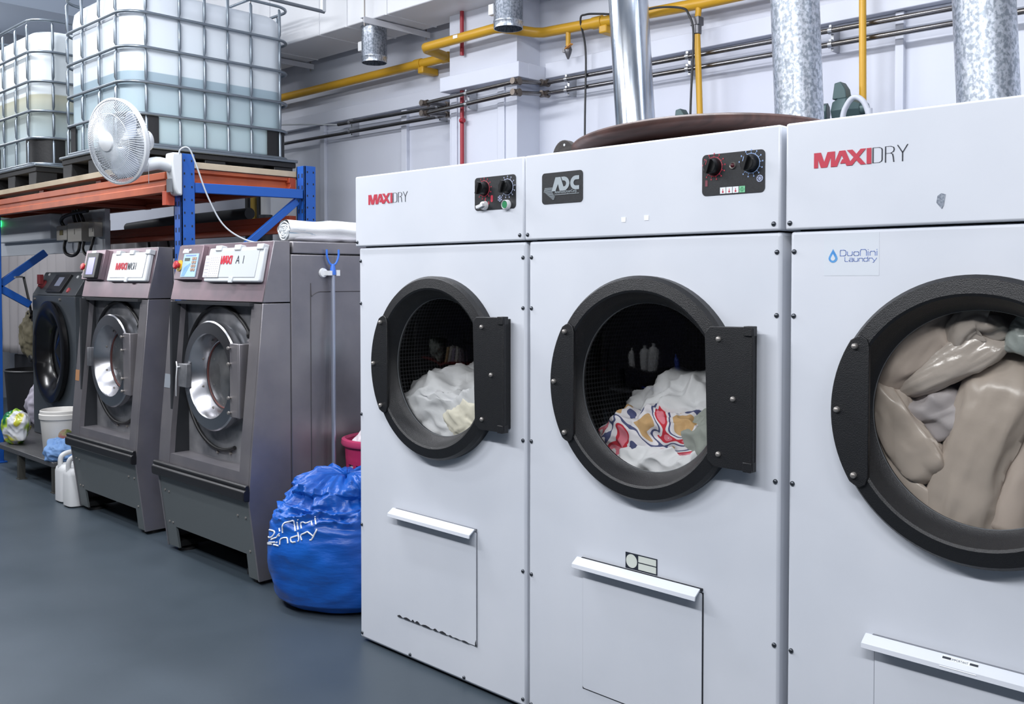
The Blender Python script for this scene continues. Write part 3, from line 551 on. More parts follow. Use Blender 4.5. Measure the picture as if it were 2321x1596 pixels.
    lab(b.build('flap_lettering', dark_print, fl), 'thin black lettering')
    # control housing
    if kind == 3:
        b = L(); F0 = F; F = lambda x, z, d=0.0: F0(x+O, z, d); fbox(b, 0.005, 0.275, 1.497, 1.682, 0.0, 0.03); hs = b.build('control_housing', fascia_m, t, bevel=0.003)
        b = L(); fbox(b, 0.082, 0.245, 1.510, 1.636, 0.03, 0.034); kp = lab(b.build('keypad', M('keypad_blue', (164, 196, 222), 0.4), hs), 'pale blue keypad with small display')
        b = L(); fbox(b, 0.10, 0.158, 1.597, 1.613, 0.0342, 0.0352); b.build('display', M('lcd_green_dark', (52, 70, 62), 0.3), kp)
        b = L(); b.prism([F(0.092, 1.515, 0.0342), F(0.125, 1.515, 0.0342), F(0.175, 1.58, 0.0342), F(0.165, 1.585, 0.0342), F(0.11, 1.56, 0.0342)], fn*0.0006); b.build('keypad_swoosh', M('keypad_mid_blue', (120, 166, 208), 0.4), kp)
        b = L()
        for r_ in range(4):
            for q_ in range(2): fbox(b, 0.186+0.026*q_, 0.206+0.026*q_, 1.602-0.02*r_, 1.616-0.02*r_, 0.0342, 0.037)
        b.build('keypad_buttons', M('keypad_tan', (164, 138, 122), 0.45), kp)
        b = L(); fbox(b, 0.105, 0.22, 1.623, 1.629, 0.0342, 0.0348); b.build('keypad_heading', blue_print, kp)
        ec = F(0.048, 1.572, 0.03)
        b = L(); fbox(b, 0.055, 0.122, 1.642, 1.656, 0.03, 0.0315); fbox(b, 0.062, 0.112, 1.656, 1.664, 0.03, 0.0315); lab(b.build('name_tape', white_print, hs), 'small white tape label')
        b = L(); b.lathe([(0.0, 0.008), (0.006, 0.006), (0.008, 0.0)], F(0.138, 1.656, 0.03), n=12, dirs=(ux, uz, fn)); b.build('indicator_lamp', white_plastic, hs, smooth=50)
        F = F0; b = L(); fbox(b, 0.375, 0.535, 1.508, 1.622, 0.033, 0.0338); pp = lab(b.build('paper_chart', M('paper_white', (214, 214, 218), 0.7), fl), 'white printed chart sheet')
        b = L()
        for r_ in range(9):
            for q_ in range(5): fbox(b, 0.435+0.019*q_, 0.442+0.019*q_, 1.515+0.0115*r_, 1.518+0.0115*r_, 0.0338, 0.0342)
        for r_ in range(6): fbox(b, 0.382, 0.422, 1.513+0.018*r_, 1.515+0.018*r_, 0.0338, 0.0342)
        b.build('chart_print', M('chart_grey', (132, 130, 148), 0.7), pp)
    else:
        b = L(); F0 = F; F = lambda x, z, d=0.0: F0(x+O, z, d); fbox(b, -0.055, 0.235, 1.497, 1.686, 0.0, 0.03); hs = b.build('control_housing', fascia_m, t, bevel=0.003)
        b = L(); fbox(b, 0.028, 0.205, 1.503, 1.662, 0.03, 0.055); sc = b.build('screen_bezel', M('screen_bezel_black', (30, 31, 34), 0.4), hs, bevel=0.003)
        b = L(); fbox(b, 0.066, 0.165, 1.524, 1.632, 0.055, 0.0565); lab(b.build('display', M('display_violet', (126, 124, 196), 0.3, emit=((126, 122, 205), 0.28)), sc), 'lit violet display')
        ec = F(-0.01, 1.575, 0.03)
        b = L(); fbox(b, 0.035, 0.10, 1.668, 1.682, 0.03, 0.0312); fbox(b, 0.08, 0.165, 1.468, 1.478, 0.0, 0.0012); lab(b.build('name_tape', white_print, hs), 'small white tape labels')
        b = L(); fbox(b, 0.108, 0.198, 1.400, 1.458, 0.0, 0.001); fbox(b, 0.203, 0.300, 1.400, 1.458, 0.0, 0.001); lab(b.build('paper_chart', M('paper_lilac', (186, 176, 190), 0.7), fa), 'two pale printed sheets')
    b = L(); b.lathe([(0.0, 0.004), (0.032, 0.004), (0.032, 0.0)], ec, n=24, dirs=(ux, uz, fn)); eb = lab(b.build('stop_button_ring', M('yellow_plastic', (208, 176, 44), 0.45), hs), 'yellow ring of emergency stop')
    b = L(); b.lathe([(0.0, 0.034), (0.018, 0.033), (0.024, 0.026), (0.023, 0.02), (0.014, 0.016), (0.013, 0.004)], ec, n=24, dirs=(ux, uz, fn)); lab(b.build('stop_button', M('red_plastic', (176, 34, 44), 0.35), eb, smooth=40), 'red mushroom button')
    # bumper and kick panel
    b = L(); sec = [(0.0, 0.507), (-0.016, 0.506), (-0.024, 0.498), (-0.022, 0.488), (-0.018, 0.484), (-0.030, 0.476), (-0.032, 0.465), (-0.030, 0.436), (-0.022, 0.427), (0.004, 0.425), (0.006, 0.47)]; b.prism([(-0.01, y, z) for y, z in sec], (WW+0.012, 0, 0)); b.build('bumper', bumper_m, t, bevel=0.004)
    b = L(); k0, k1 = 0.13, 0.86; P2 = lambda x, z: (x, pf(z)+0.004, z)
    b.prism([P2(0.005, 0.025), P2(k0, 0.025), P2(k0-0.005, 0.145), P2(k1+0.005, 0.145), P2(k1, 0.025), P2(WW-0.005, 0.025), P2(WW-0.005, 0.42), P2(0.005, 0.42)], (0, 0.012, 0)); kk = b.build('kick_panel', grey_enamel, t)
    s0 = None
    for (sx, sz) in ((0.06, 0.345), (0.105, 0.34), (0.10, 0.165), (0.06, 0.165), (0.83, 0.335), (0.905, 0.335), (0.905, 0.165)):
        if s0 is None: nb = L(); nb.lathe([(0.0, -0.006), (0.006, -0.004), (0.0075, 0.002)], (0, 0, 0), 'Y', 10); s0 = nb.build('bolt', pale_bolt, t, smooth=50)
        else: s0 = copy_part(s0, t)
        s0.location = (sx, pf(sz)+0.004, sz)
    for fx in (0.075, WW-0.075):
        b = L(); b.box((fx-0.06, pf(0.03)+0.014, 0.03), (fx+0.055, SD, 0.06)); b.lathe([(0.055, 0.0), (0.055, 0.014), (0.03, 0.02), (0.03, 0.04)], (fx, pf(0.03)+0.085, 0.0), 'Z', 20, True); b.build('foot', M('black_rubber', (16, 16, 18), 0.5), t, smooth=40)
    b = L(); b.box((0.02, BK-0.08, 0.0), (WW-0.02, BK-0.01, 0.07)); b.build('rear_foot_rail', M('black_rubber', (16, 16, 18), 0.5), t)
    # stickers on the left post
    b = L(); b.prism([(0.012, pf(1.375)-0.001, 1.375), (0.10, pf(1.375)-0.001, 1.375), (0.10, pf(1.305)-0.001, 1.305), (0.012, pf(1.305)-0.001, 1.305)], (0, 0.0008, 0)); stk = b.build('sticker', white_print, t)
    if kind == 3:
        b = L(); b.prism([(0.06, pf(1.36)-0.002, 1.352), (0.085, pf(1.36)-0.002, 1.358), (0.09, pf(1.345)-0.002, 1.335), (0.07, pf(1.345)-0.002, 1.325)], (0, 0.0008, 0)); b.build('sticker_print', M('sticker_blue', (60, 76, 140), 0.5), stk)
        b = L(); b.prism([(0.005, pf(0.98)-0.0015, 0.98), (0.075, pf(0.98)-0.0015, 0.98), (0.075, pf(0.905)-0.0015, 0.905), (0.005, pf(0.905)-0.0015, 0.905)], (0, 0.0008, 0)); b.build('sticker', M('sticker_grey', (132, 138, 146), 0.5), t)
    else:
        b = L(); b.prism([(0.005, pf(0.9)-0.0015, 0.915), (0.065, pf(0.9)-0.0015, 0.915), (0.065, pf(0.85)-0.0015, 0.845), (0.005, pf(0.85)-0.0015, 0.845)], (0, 0.0008, 0)); lab(b.build('sticker', M('sticker_orange', (168, 122, 84), 0.6), t), 'faded orange sticker')
    if kind == 3:  # groove lines on the right-hand side panel
        b = L(); xs = WW+0.0008; pts = smoothpath([(xs, 0.36, 0.10), (xs, 0.36, 1.38), (xs, 0.365, 1.415), (xs, 0.40, 1.437), (xs, 0.46, 1.44), (xs, 0.75, 1.44), (xs, 1.02, 1.44)], 5); b.tube(pts, 0.0022, 5); b.tube([(xs-0.002, SD+0.003, 0.06), (xs-0.002, SD+0.003, 1.63)], 0.003, 5); b.build('panel_groove', M('groove_steel', (84, 82, 84), 0.5, 0.6), t)
    return t
make_washer(-6.35, 2.43, 2, 'stainless washing machine with violet screen and flap lettered for washing')
make_washer(-5.05, 2.40, 3, 'stainless washing machine with pale blue keypad, rolled towel on its top')

# small dark machine on the low platform
def make_small_washer():
    x0, yb = -8.40, 2.92; wd = 0.89; z0 = 0.222; t = thing('washing_machine', 'small dark grey washing machine with black porthole standing on low metal platform', 'washing machine', (x0, yb, z0))
    dk = M('dark_grey_enamel', (66, 72, 78), 0.45, bump=(250, 0.08)); H = 1.15
    b = L(); plate_hole(b, 0, wd, 0.0, H, 0.47, 0.70, 0.30, 0.0, 0.47, 0.05); b.build('cabinet', dk, t, bevel=0.006)
    b = L(); b.prism([(0, 0.0, H+0.002), (0, 0.11, H+0.19), (0, 0.47, H+0.19), (0, 0.47, H+0.002)], (wd, 0, 0)); b.build('sloped_fascia', M('dark_fascia', (84, 88, 92), 0.4, 0.3, bump=(250, 0.08)), t, bevel=0.004)
    n = Vector((0, -0.19, 0.11)).normalized(); F = lambda x, v, d=0: Vector((x, 0.11*v, H+0.002+0.188*v))+n*d
    b = L(); b.prism([F(0.30, 0.1, 0), F(0.60, 0.1, 0), F(0.63, 0.85, 0), F(0.33, 0.85, 0)], n*0.02); sp = b.build('screen_bezel', M('screen_bezel_black', (30, 31, 34), 0.4), t, bevel=0.003)
    b = L(); b.prism([F(0.42, 0.35, 0.0205), F(0.53, 0.35, 0.0205), F(0.54, 0.72, 0.0205), F(0.43, 0.72, 0.0205)], n*0.001); b.build('display', M('display_grey_blue', (128, 134, 152), 0.3, emit=((130, 134, 160), 0.1)), sp)
    b = L(); b.lathe([(0.0, 0.03), (0.035, 0.03), (0.04, 0.0)], F(0.12, 0.45, 0), n=16, dirs=(Vector((1,0,0)), n.cross(Vector((1,0,0))), n)); b.box(F(0.10, 0.4, 0.03)-Vector((0.01,0.01,0.0)), F(0.14, 0.55, 0.03)+Vector((0.02,0.0,0.05))); lab(b.build('isolator_switch', M('dull_red_plastic', (128, 46, 50), 0.5), t), 'red rotary isolator switch')
    b = L(); b.lathe([(0.0, 0.012), (0.02, 0.01), (0.022, 0.0)], F(0.71, 0.22, 0), n=16, dirs=(Vector((1,0,0)), n.cross(Vector((1,0,0))), n)); lab(b.build('push_button', M('pale_red', (196, 92, 96), 0.4), t), 'pale red push button')
    for q in ((0.12, 0.9), (0.80, 0.9), (0.74, 0.78)):
        b = L(); b.lathe([(0.0, 0.008), (0.012, 0.006), (0.014, 0.0)], F(q[0], q[1], 0), n=12, dirs=(Vector((1,0,0)), n.cross(Vector((1,0,0))), n)); b.build('indicator_lamp', white_plastic, t)
    for px in (0.06, 0.60):
        b = L(); b.lathe([(0.0, -0.012), (0.01, -0.01), (0.012, 0.0)], (px, 0, H-0.03), 'Y', 12); b.build('bolt', pale_bolt, t, smooth=50)
    # porthole is tall: an upright oval door
    b = L(); b.lathe([(0.31, 0.0), (0.335, -0.02), (0.335, -0.05), (0.30, -0.06), (0.26, -0.05), (0.2, 0.02), (0.19, 0.05), (0.30, 0.06)], (0.47, 0, 0.70), 'Y', 64, dirs=(Vector((1,0,0)), Vector((0,0,1.22)), Vector((0,1,0)))); d = b.build('door', M('gloss_black_plastic', (14, 14, 16), 0.22), t, smooth=35)
    b = L(); b.lathe([(0.0, 0.0), (0.19, 0.03), (0.19, 0.035), (0, 0.01)], (0.47, 0, 0.70), 'Y', 40, dirs=(Vector((1,0,0)), Vector((0,0,1.22)), Vector((0,1,0)))); b.build('window_glass', window, d, smooth=60)
    b = L(); b.lathe([(0.19, 0.06), (0.19, 0.42), (0, 0.42)], (0.47, 0, 0.70), 'Y', 40, dirs=(Vector((1,0,0)), Vector((0,0,1.22)), Vector((0,1,0)))); b.build('drum', M('drum_dark_steel', (88, 90, 92), 0.35, 0.8), t, smooth=40)
    b = L(); b.lathe([(0.0, -0.05), (0.03, -0.048), (0.034, -0.035), (0.01, -0.03), (0.01, 0.0)], (0.055, 0, 0.62), 'Y', 20); b.build('door_knob', black_plastic, d, smooth=40)
make_small_washer()
# ------------------------------------------------------------------ pallet rack over the washers
rack_blue = M('rack_blue', (26, 84, 168), 0.4, bump=(30, 0.03)); rack_orange = M('rack_orange', (176, 86, 48), 0.45, bump=(20, 0.05), var=(6, (156, 72, 42), 0.35, 0.65)); rack_orange2 = M('rack_orange_dark', (150, 62, 36), 0.5)
board_m = M('deck_board', (186, 172, 150), 0.7, var=(5, (164, 150, 128), 0.3, 0.7)); black_rub = M('black_rubber', (16, 16, 18), 0.5)
rack = thing('pallet_rack', 'blue and orange pallet rack carrying two liquid tanks above the washers', 'pallet rack', (-6.6, 3.1, 0))
def upright(x0, x1, y0, y1, top, mat, holes):
    b = MB(); t = 0.012
    b.box((x0, y0, 0), (x1, y0+t, top)); b.box((x0, y0, 0), (x0+t, y1, top)); b.box((x1-t, y0, 0), (x1, y1, top)); b.box((x0-0.02, y0-0.02, 0), (x1+0.02, y1+0.02, 0.012))
    u = b.build('upright', mat, rack, bevel=0.002)
    if holes:
        b = MB(); z = 0.35
        while z < top-0.05:
            for hx in (x0+0.022, x1-0.030): b.box((hx, y0-0.0012, z), (hx+0.010, y0+0.002, z+0.026))
            for hy in (y0+0.018, y1-0.022): b.box((x1-0.002, hy, z+0.03), (x1+0.0012, hy+0.008, z+0.042))
            z += 0.075
        b.build('upright_slots', dark_seam, u)
    return u
UX0, UX1 = -5.235, -5.145
upright(UX0, UX1, 2.60, 2.685, 2.225, rack_blue, True)
upright(UX0, UX1, 3.43, 3.515, 2.225, rack_blue, True)
upright(-8.465, -8.385, 2.60, 2.68, 2.04, rack_blue, False)
upright(-8.40, -8.30, 3.46, 3.54, 2.02, rack_orange2, False)
def bar(name, p, q, wd, ht, mat, up=(0,0,1)): b = MB(); b.beam(p, q, wd, ht, up); return b.build(name, mat, rack, bevel=0.003)
xc = (UX0+UX1)/2
bar('frame_brace', (xc+0.02, 2.69, 2.035), (xc+0.02, 3.425, 2.045), 0.035, 0.058, rack_blue)
bar('frame_brace', (xc, 2.70, 1.44), (xc, 3.40, 2.0), 0.03, 0.045, rack_blue)
bar('frame_brace', (-8.425, 2.67, 1.455), (-8.425, 3.04, 1.73), 0.03, 0.06, rack_blue)
bar('frame_brace', (-8.425, 2.67, 1.435), (-8.425, 2.91, 1.29), 0.03, 0.06, rack_blue)
# stepped load beams
def load_beam(y, x0, x1, z0, z1, mat, front):
    s = -1 if front else 1; d = 0.05
    b = MB(); h = z1-z0; sec = [(y, z0), (y+s*d, z0), (y+s*d, z0+h*0.34), (y+s*d*0.82, z0+h*0.38), (y+s*d*0.82, z0+h*0.62), (y+s*d, z0+h*0.66), (y+s*d, z1), (y, z1)]
    b.prism([(x0, yy, zz) for yy, zz in sec], (x1-x0, 0, 0)); return b.build('load_beam', mat, rack, bevel=0.002)
load_beam(2.60, -9.6, UX0-0.005, 2.005, 2.122, rack_orange, True)
load_beam(3.43, -9.6, UX0-0.005, 2.06, 2.15, rack_orange2, True)
load_beam(3.43, -8.30, UX0-0.005, 1.80, 1.91, rack_orange2, True)
for x in (-5.30, -6.3, -7.3, -8.3, -9.2):
    b = MB(); b.prism([(x-0.04, 2.61, 2.055), (x+0.04, 2.61, 2.055), (x+0.04, 2.61, 2.075), (x+0.015, 2.61, 2.085), (x+0.015, 2.61, 2.125), (x+0.04, 2.61, 2.135), (x+0.04, 2.61, 2.155), (x-0.04, 2.61, 2.155)], (0, 0.81, 0)); b.build('cross_beam', rack_orange if x > -5.5 else rack_orange2, rack)
b = MB(); b.box((-9.6, 2.553, 2.158), (UX0-0.012, 3.52, 2.195)); b.build('deck_board', board_m, rack, bevel=0.002)
b = MB(); b.box((UX0-0.03, 2.545, 1.93), (UX0+0.02, 2.598, 2.01)); b.build('beam_connector', M('connector_red_orange', (206, 92, 66), 0.5), rack, bevel=0.002)

# ------------------------------------------------------------------ caged liquid tanks
cage_m = M('cage_galvanised', (128, 138, 148), 0.34, 0.75, bump=(40, 0.04)); pallet_m = M('black_pallet_plastic', (24, 25, 28), 0.5, bump=(60, 0.1))
def tank_mat(name, bands):
    m = bpy.data.materials.new(name); m.use_nodes = True; nt = m.node_tree; b = nt.nodes['Principled BSDF']; b.inputs['Roughness'].default_value = 0.36
    b.inputs['Subsurface Weight'].default_value = 0.0
    tc = nt.nodes.new('ShaderNodeTexCoord'); sp = nt.nodes.new('ShaderNodeSeparateXYZ'); r = nt.nodes.new('ShaderNodeValToRGB'); mr = nt.nodes.new('ShaderNodeMapRange'); mr.inputs[1].default_value = 0.0; mr.inputs[2].default_value = 1.25
    r.color_ramp.elements.remove(r.color_ramp.elements[1]); r.color_ramp.elements[0].position = bands[0][0]; r.color_ramp.elements[0].color = lin(bands[0][1])
    for p, c in bands[1:]: e = r.color_ramp.elements.new(p); e.color = lin(c)
    nt.links.new(tc.outputs['Object'], sp.inputs[0]); nt.links.new(sp.outputs[2], mr.inputs[0]); nt.links.new(mr.outputs[0], r.inputs[0]); nt.links.new(r.outputs[0], b.inputs['Base Color']); return m
def rpath(x0, x1, y0, y1, z, r, n=8):
    o = []
    for cx, cy, a0 in ((x1-r, y0+r, -90), (x1-r, y1-r, 0), (x0+r, y1-r, 90), (x0+r, y0+r, 180)):
        for k in range(n+1): a = R(a0+90*k/n); o.append((cx+r*math.cos(a), cy+r*math.sin(a), z))
    return o
def make_tank(xr, yf, mat, label):
    W, D = 1.02, 1.21; zb = 2.196; x0 = xr-W; t = thing('liquid_tank', label, 'tank', (xr-W/2, yf+D/2, zb), 'caged plastic liquid tanks on the rack')
    # pallet
    b = MB(); b.box((x0-0.005, yf-0.005, zb+0.10), (xr+0.01, yf+D+0.01, zb+0.135))
    for px in (x0, x0+W/2-0.08, xr-0.16+0.01):
        for py in (yf, yf+D/2-0.08, yf+D-0.16): b.box((px, py, zb+0.006), (px+0.15, py+0.15, zb+0.10))
    for px in (x0, x0+W/2-0.08, xr-0.15): b.box((px, yf, zb), (px+0.15, yf+D, zb+0.016))
    b.build('pallet_base', pallet_m, t, bevel=0.004)
    b = MB(); b.prism([(x0-0.02, yf-0.02, zb+0.136), (xr+0.025, yf-0.02, zb+0.136), (xr+0.025, yf+D+0.02, zb+0.136), (x0-0.02, yf+D+0.02, zb+0.136)], (0, 0, 0.02)); b.build('pallet_tray', cage_m, t, bevel=0.006)
    # bottle
    rings = []; zs = [(0.158, 0.06), (0.165, 0.035), (0.19, 0.022), (1.06, 0.022), (1.12, 0.030), (1.155, 0.06), (1.172, 0.12), (1.178, 0.20)]; b = MB(); n = 9*4
    for dz, ins in zs:
        for q in rpath(x0+ins, xr-ins, yf+ins, yf+D-ins, zb+dz, 0.145 if ins < 0.1 else 0.1): b.v.append(Vector(q))
    m = len(zs)
    for i in range(m-1):
        for k in range(n): b.f.append([i*n+k, i*n+(k+1) % n, (i+1)*n+(k+1) % n, (i+1)*n+k]); b.mi.append(0)
    b.f.append(list(range(n))[::-1]); b.mi.append(0); b.f.append([(m-1)*n+k for k in range(n)]); b.mi.append(0)
    bt = b.build('bottle', mat, t, smooth=50)
    b = MB(); c = (xr-W/2, yf+D/2, zb+1.17); b.lathe([(0.13, 0.0), (0.13, 0.03), (0.115, 0.045), (0.0, 0.045)], c, 'Z', 28); b.build('filler_cap', pallet_m, t, smooth=40)
    # corner guards
    for cx, cy, a0 in ((xr-0.16, yf+0.16, -90), (xr-0.16, yf+D-0.16, 0), (x0+0.16, yf+0.16, 180)):
        b = MB(); prof = []; ra = 0.149
        line = [(cx+ra*math.cos(R(a0+90*k/8)), cy+ra*math.sin(R(a0+90*k/8))) for k in range(9)]
        d0 = Vector((math.cos(R(a0-90)), math.sin(R(a0-90)))); d1 = Vector((math.cos(R(a0+180)), math.sin(R(a0+180))))
        line = [(line[0][0]+d0.x*0.05, line[0][1]+d0.y*0.05)] + line + [(line[-1][0]+d1.x*0.05, line[-1][1]+d1.y*0.05)]
        out = [(x+ (x-cx)/max(1e-6, math.hypot(x-cx, y-cy))*0.006, y+(y-cy)/max(1e-6, math.hypot(x-cx, y-cy))*0.006) for x, y in line]
        b.prism([(x, y, zb+0.157) for x, y in line+out[::-1]], (0, 0, 0.20)); b.build('corner_guard', pallet_m, t, smooth=40)
    # cage
    rails = [0.355, 0.553, 0.772, 0.990, 1.222]
    for dz in rails:
        b = MB(); b.tube(rpath(x0-0.004, xr+0.004, yf-0.004, yf+D+0.004, zb+dz, 0.15), 0.0105, 8, closed=True); b.build('cage_rail', cage_m, t, smooth=60)
    # upright tubes, pinched where they cross the rails
    def upr(x, y, nx, ny):
        b = MB(); zz = [0.15, 0.16]; rr = [0.009, 0.011]; pts = []
        for dz in rails: zz += [dz-0.035, dz-0.018, dz+0.018, dz+0.035]
        rs = []
        for z in zz:
            near = min(abs(z-d) for d in rails); pts.append((x, y, zb+z)); rs.append(0.0065 if near < 0.02 else 0.0105)
        pts = pts[:-2]; rs = rs[:-2]; b.tube([(p[0]-nx*(0.006 if r < 0.008 else 0.0), p[1]-ny*(0.006 if r < 0.008 else 0.0), p[2]) for p, r in zip(pts, rs)], rs, 8); b.build('cage_bar', cage_m, t, smooth=60)
    for fy in (0.13, 0.355, 0.53, 0.70, 0.875, 1.10): upr(xr-0.004, yf+fy, 1, 0)
    for fx in (0.09, 0.34, 0.61, 0.86): upr(x0+fx, yf+0.004, 0, -1)
    for fy in (0.2, 0.6, 1.0): upr(x0+0.004, yf+fy, -1, 0)
    for fx in (0.2, 0.51, 0.82): upr(x0+fx, yf+D-0.004, 0, 1)
    b = MB()
    for fy in (0.35, 0.86): b.tube([(x0+0.01, yf+fy, zb+1.222), (xr-0.01, yf+fy, zb+1.222)], 0.0095, 8)
    b.build('top_bar', cage_m, t, smooth=60)
    b = MB(); b.tube(rpath(x0-0.002, xr+0.002, yf-0.002, yf+D+0.002, zb+0.163, 0.15), 0.012, 8, closed=True); b.build('cage_rail', cage_m, t, smooth=60)
    return t
k = 1/1.25
tm1 = tank_mat('tank_white_blue', [(0.0, (176, 196, 204)), (0.345*k, (174, 196, 204)), (0.515*k, (168, 186, 196)), (0.53*k, (152, 172, 184)), (0.625*k, (154, 174, 186)), (0.63*k, (208, 218, 226)), (1.0, (216, 222, 230))])
tm2 = tank_mat('tank_white_tan', [(0.0, (184, 200, 206)), (0.40*k, (182, 198, 202)), (0.535*k, (164, 174, 170)), (0.645*k, (184, 186, 170)), (0.68*k, (176, 176, 156)), (0.69*k, (212, 220, 224)), (1.0, (218, 226, 230))])
make_tank(-5.845, 2.60, tm1, 'caged white tank, nearer the white ventilation duct, half full of bluish liquid')
make_tank(-7.37, 2.60, tm2, 'caged white tank holding yellowish liquid, partly hidden behind its neighbour')

# ------------------------------------------------------------------ wall fan on the rack post
fan_w = M('fan_white_plastic', (204, 208, 212), 0.35); fan_wire = M('fan_wire_white', (196, 202, 208), 0.35)
fan = thing('wall_fan', 'white caged wall fan on the blue rack post, facing the aisle', 'fan', (-5.13, 2.55, 2.05))
b = MB(); b.prism([(-5.20, y, z) for y, z in ((2.597, 2.225), (2.535, 2.222), (2.53, 2.17), (2.55, 2.02), (2.565, 1.985), (2.597, 1.98))], (0.085, 0, 0)); bs = b.build('wall_base', fan_w, fan, bevel=0.01)
b = MB(); b.box((-5.185, 2.533, 2.0), (-5.135, 2.545, 2.075)); b.build('control_plate', M('fan_grey', (110, 114, 120), 0.5), bs)
HC = Vector((-5.135, 2.235, 2.252)); face = Vector((0.25, -0.95, -0.15)).normalized()
U = face.cross(Vector((0,0,1))).normalized(); V = U.cross(face).normalized(); FD = (U, V, face)
arm0 = Vector((-5.16, 2.54, 2.15)); arm1 = HC - face*0.13 - Vector((0, 0, 0.14))
b = MB(); b.tube(smoothpath([arm0+Vector((0,0.03,0.02)), arm0, (arm0*0.6+arm1*0.4)+Vector((0,0,0.015)), arm1, arm1+Vector((0,0,0.06)), HC-face*0.135], 5), [0.042]*6+[0.036]*8+[0.032]*12, 14); b.build('arm', fan_w, fan, smooth=60)
b = MB(); b.lathe([(0.0, -0.215), (0.035, -0.212), (0.057, -0.195), (0.066, -0.165), (0.066, -0.085), (0.058, -0.066), (0.0, -0.066)], HC, n=32, dirs=FD); b.build('motor_housing', fan_w, fan, smooth=40)
RC = 0.227
b = MB(); b.lathe([(RC-0.006, -0.016), (RC+0.004, -0.013), (RC+0.006, 0.010), (RC-0.004, 0.015), (RC-0.008, 0.0), (RC-0.006, -0.016)], HC, n=72, dirs=FD); b.build('cage_rim', fan_w, fan, smooth=40)
def P3(r, a, h): return HC + U*(r*math.cos(a)) + V*(r*math.sin(a)) + face*h
b = MB(); NW = 96
for k_ in range(NW):
    a = 2*math.pi*k_/NW; sw = 0.25
    b.tube([P3(0.045, a-sw, 0.072), P3(0.10, a-sw*0.55, 0.066), P3(0.16, a-sw*0.15, 0.050), P3(0.205, a, 0.026), P3(RC-0.003, a, 0.006)], 0.0017, 5, cap=False)
b.tube([P3(0.15, 2*math.pi*k_/48, 0.052) for k_ in range(48)], 0.0018, 5, closed=True)
gr = b.build('front_grille', fan_wire, fan, smooth=60)
b = MB(); b.lathe([(0.0, 0.088), (0.034, 0.087), (0.050, 0.081), (0.055, 0.070), (0.0, 0.064)], HC, n=32, dirs=FD); cap = b.build('hub_cap', fan_w, fan, smooth=40)
b = MB(); b.tube([P3(0.026, R(a_), 0.086) for a_ in range(30, 150, 10)], 0.0012, 5); b.tube([P3(0.026, R(a_), 0.086) for a_ in range(200, 330, 10)], 0.0012, 5); b.lathe([(0.0, 0.0875), (0.005, 0.0865), (0.006, 0.085)], HC, n=12, dirs=FD); b.build('hub_mark', M('fan_grey', (110, 114, 120), 0.5), cap)
b = MB()
for k_ in range(NW):
    a = 2*math.pi*k_/NW
    b.tube([P3(0.06, a, -0.07), P3(0.15, a+0.08, -0.065), P3(0.205, a+0.1, -0.04), P3(RC-0.003, a+0.1, -0.005)], 0.0015, 5, cap=False)
for r_ in (0.13, 0.195): b.tube([P3(r_, 2*math.pi*k_/48, -0.066 if r_ < 0.15 else -0.047) for k_ in range(48)], 0.0018, 5, closed=True)
b.build('rear_grille', fan_wire, fan, smooth=60)
bl = M('fan_blade', (170, 178, 192), 0.3)
for k_ in range(3):
    a0 = 2*math.pi*k_/3+0.4; b = MB(); N, K = 14, 8
    def bf(u, v, a0=a0):
        r = 0.03+0.165*v; half = 0.42+0.30*math.sin(math.pi*min(1, v*0.85+0.1)); a = a0 + (u-0.5)*2*half*0.9; h = (u-0.5)*0.05 - 0.012
        if v > 0.85: a = a0+(u-0.5)*2*half*0.9*(1-0.5*((v-0.85)/0.15)**2)
        return P3(r, a, h)
    b.grid(bf, N, K); o = b.build('blade', bl, fan, smooth=60); sm = o.modifiers.new('thick', 'SOLIDIFY'); sm.thickness = 0.002
b = MB(); b.tube([HC-face*0.14+Vector((0.05,0,-0.03)), HC-face*0.15+Vector((0.052,0.02,-0.13)), HC-face*0.15+Vector((0.053,0.02,-0.24))], 0.0015, 5); b.build('pull_cord', fan_wire, fan)
b = MB(); b.tube(smoothpath([(-5.125, 2.585, 2.16), (-5.115, 2.58, 2.235), (-5.09, 2.62, 2.25), (-5.08, 2.66, 2.16), (-5.06, 2.72, 1.98), (-5.03, 2.80, 1.82), (-4.96, 2.90, 1.735), (-4.85, 3.0, 1.704)], 8), 0.005, 8); tag(b.build('power_cable', M('cable_grey_white', (176, 182, 188), 0.5), None, smooth=60, origin=(-5.05, 2.72, 1.9)), 'thin pale cable hanging from the white fan down behind the washer', 'cable')
# ------------------------------------------------------------------ ducts, pipes and fittings on the back wall
def duct(x, y, r, z0, z1, lean, mat, label):
    b = MB(); n = 40; zs = [z0, z0+0.01, 2.62, 2.625, 2.635, 2.64, 3.6, 3.605, z1]; q_ = 0.0 if mat is shiny_galv else 0.0015
    pts = [(x+lean[0]*(z-z0), y+lean[1]*(z-z0), z) for z in zs]; b.tube(pts, [r, r, r, r+q_, r+q_, r, r, r, r], n)
    o = b.build('exhaust_duct', mat, None, smooth=40, origin=(x, y, z0)); tag(o, label, 'exhaust duct', 'round metal ducts rising behind the dryers'); return o
duct(-2.58, 3.50, 0.0895, 1.927, 4.88, (-0.075, 0), shiny_galv, 'shiny smooth steel exhaust duct rising behind the tabletop\'s far end')
duct(-1.79, 3.50, 0.0935, 1.927, 4.88, (-0.05, 0), galvanised, 'spangled steel exhaust duct rising between the tabletop and the green regulator')
duct(-1.09, 3.50, 0.1000, 1.927, 4.88, (-0.055, 0), galvanised, 'spangled steel exhaust duct rising behind the satin-filled dryer')
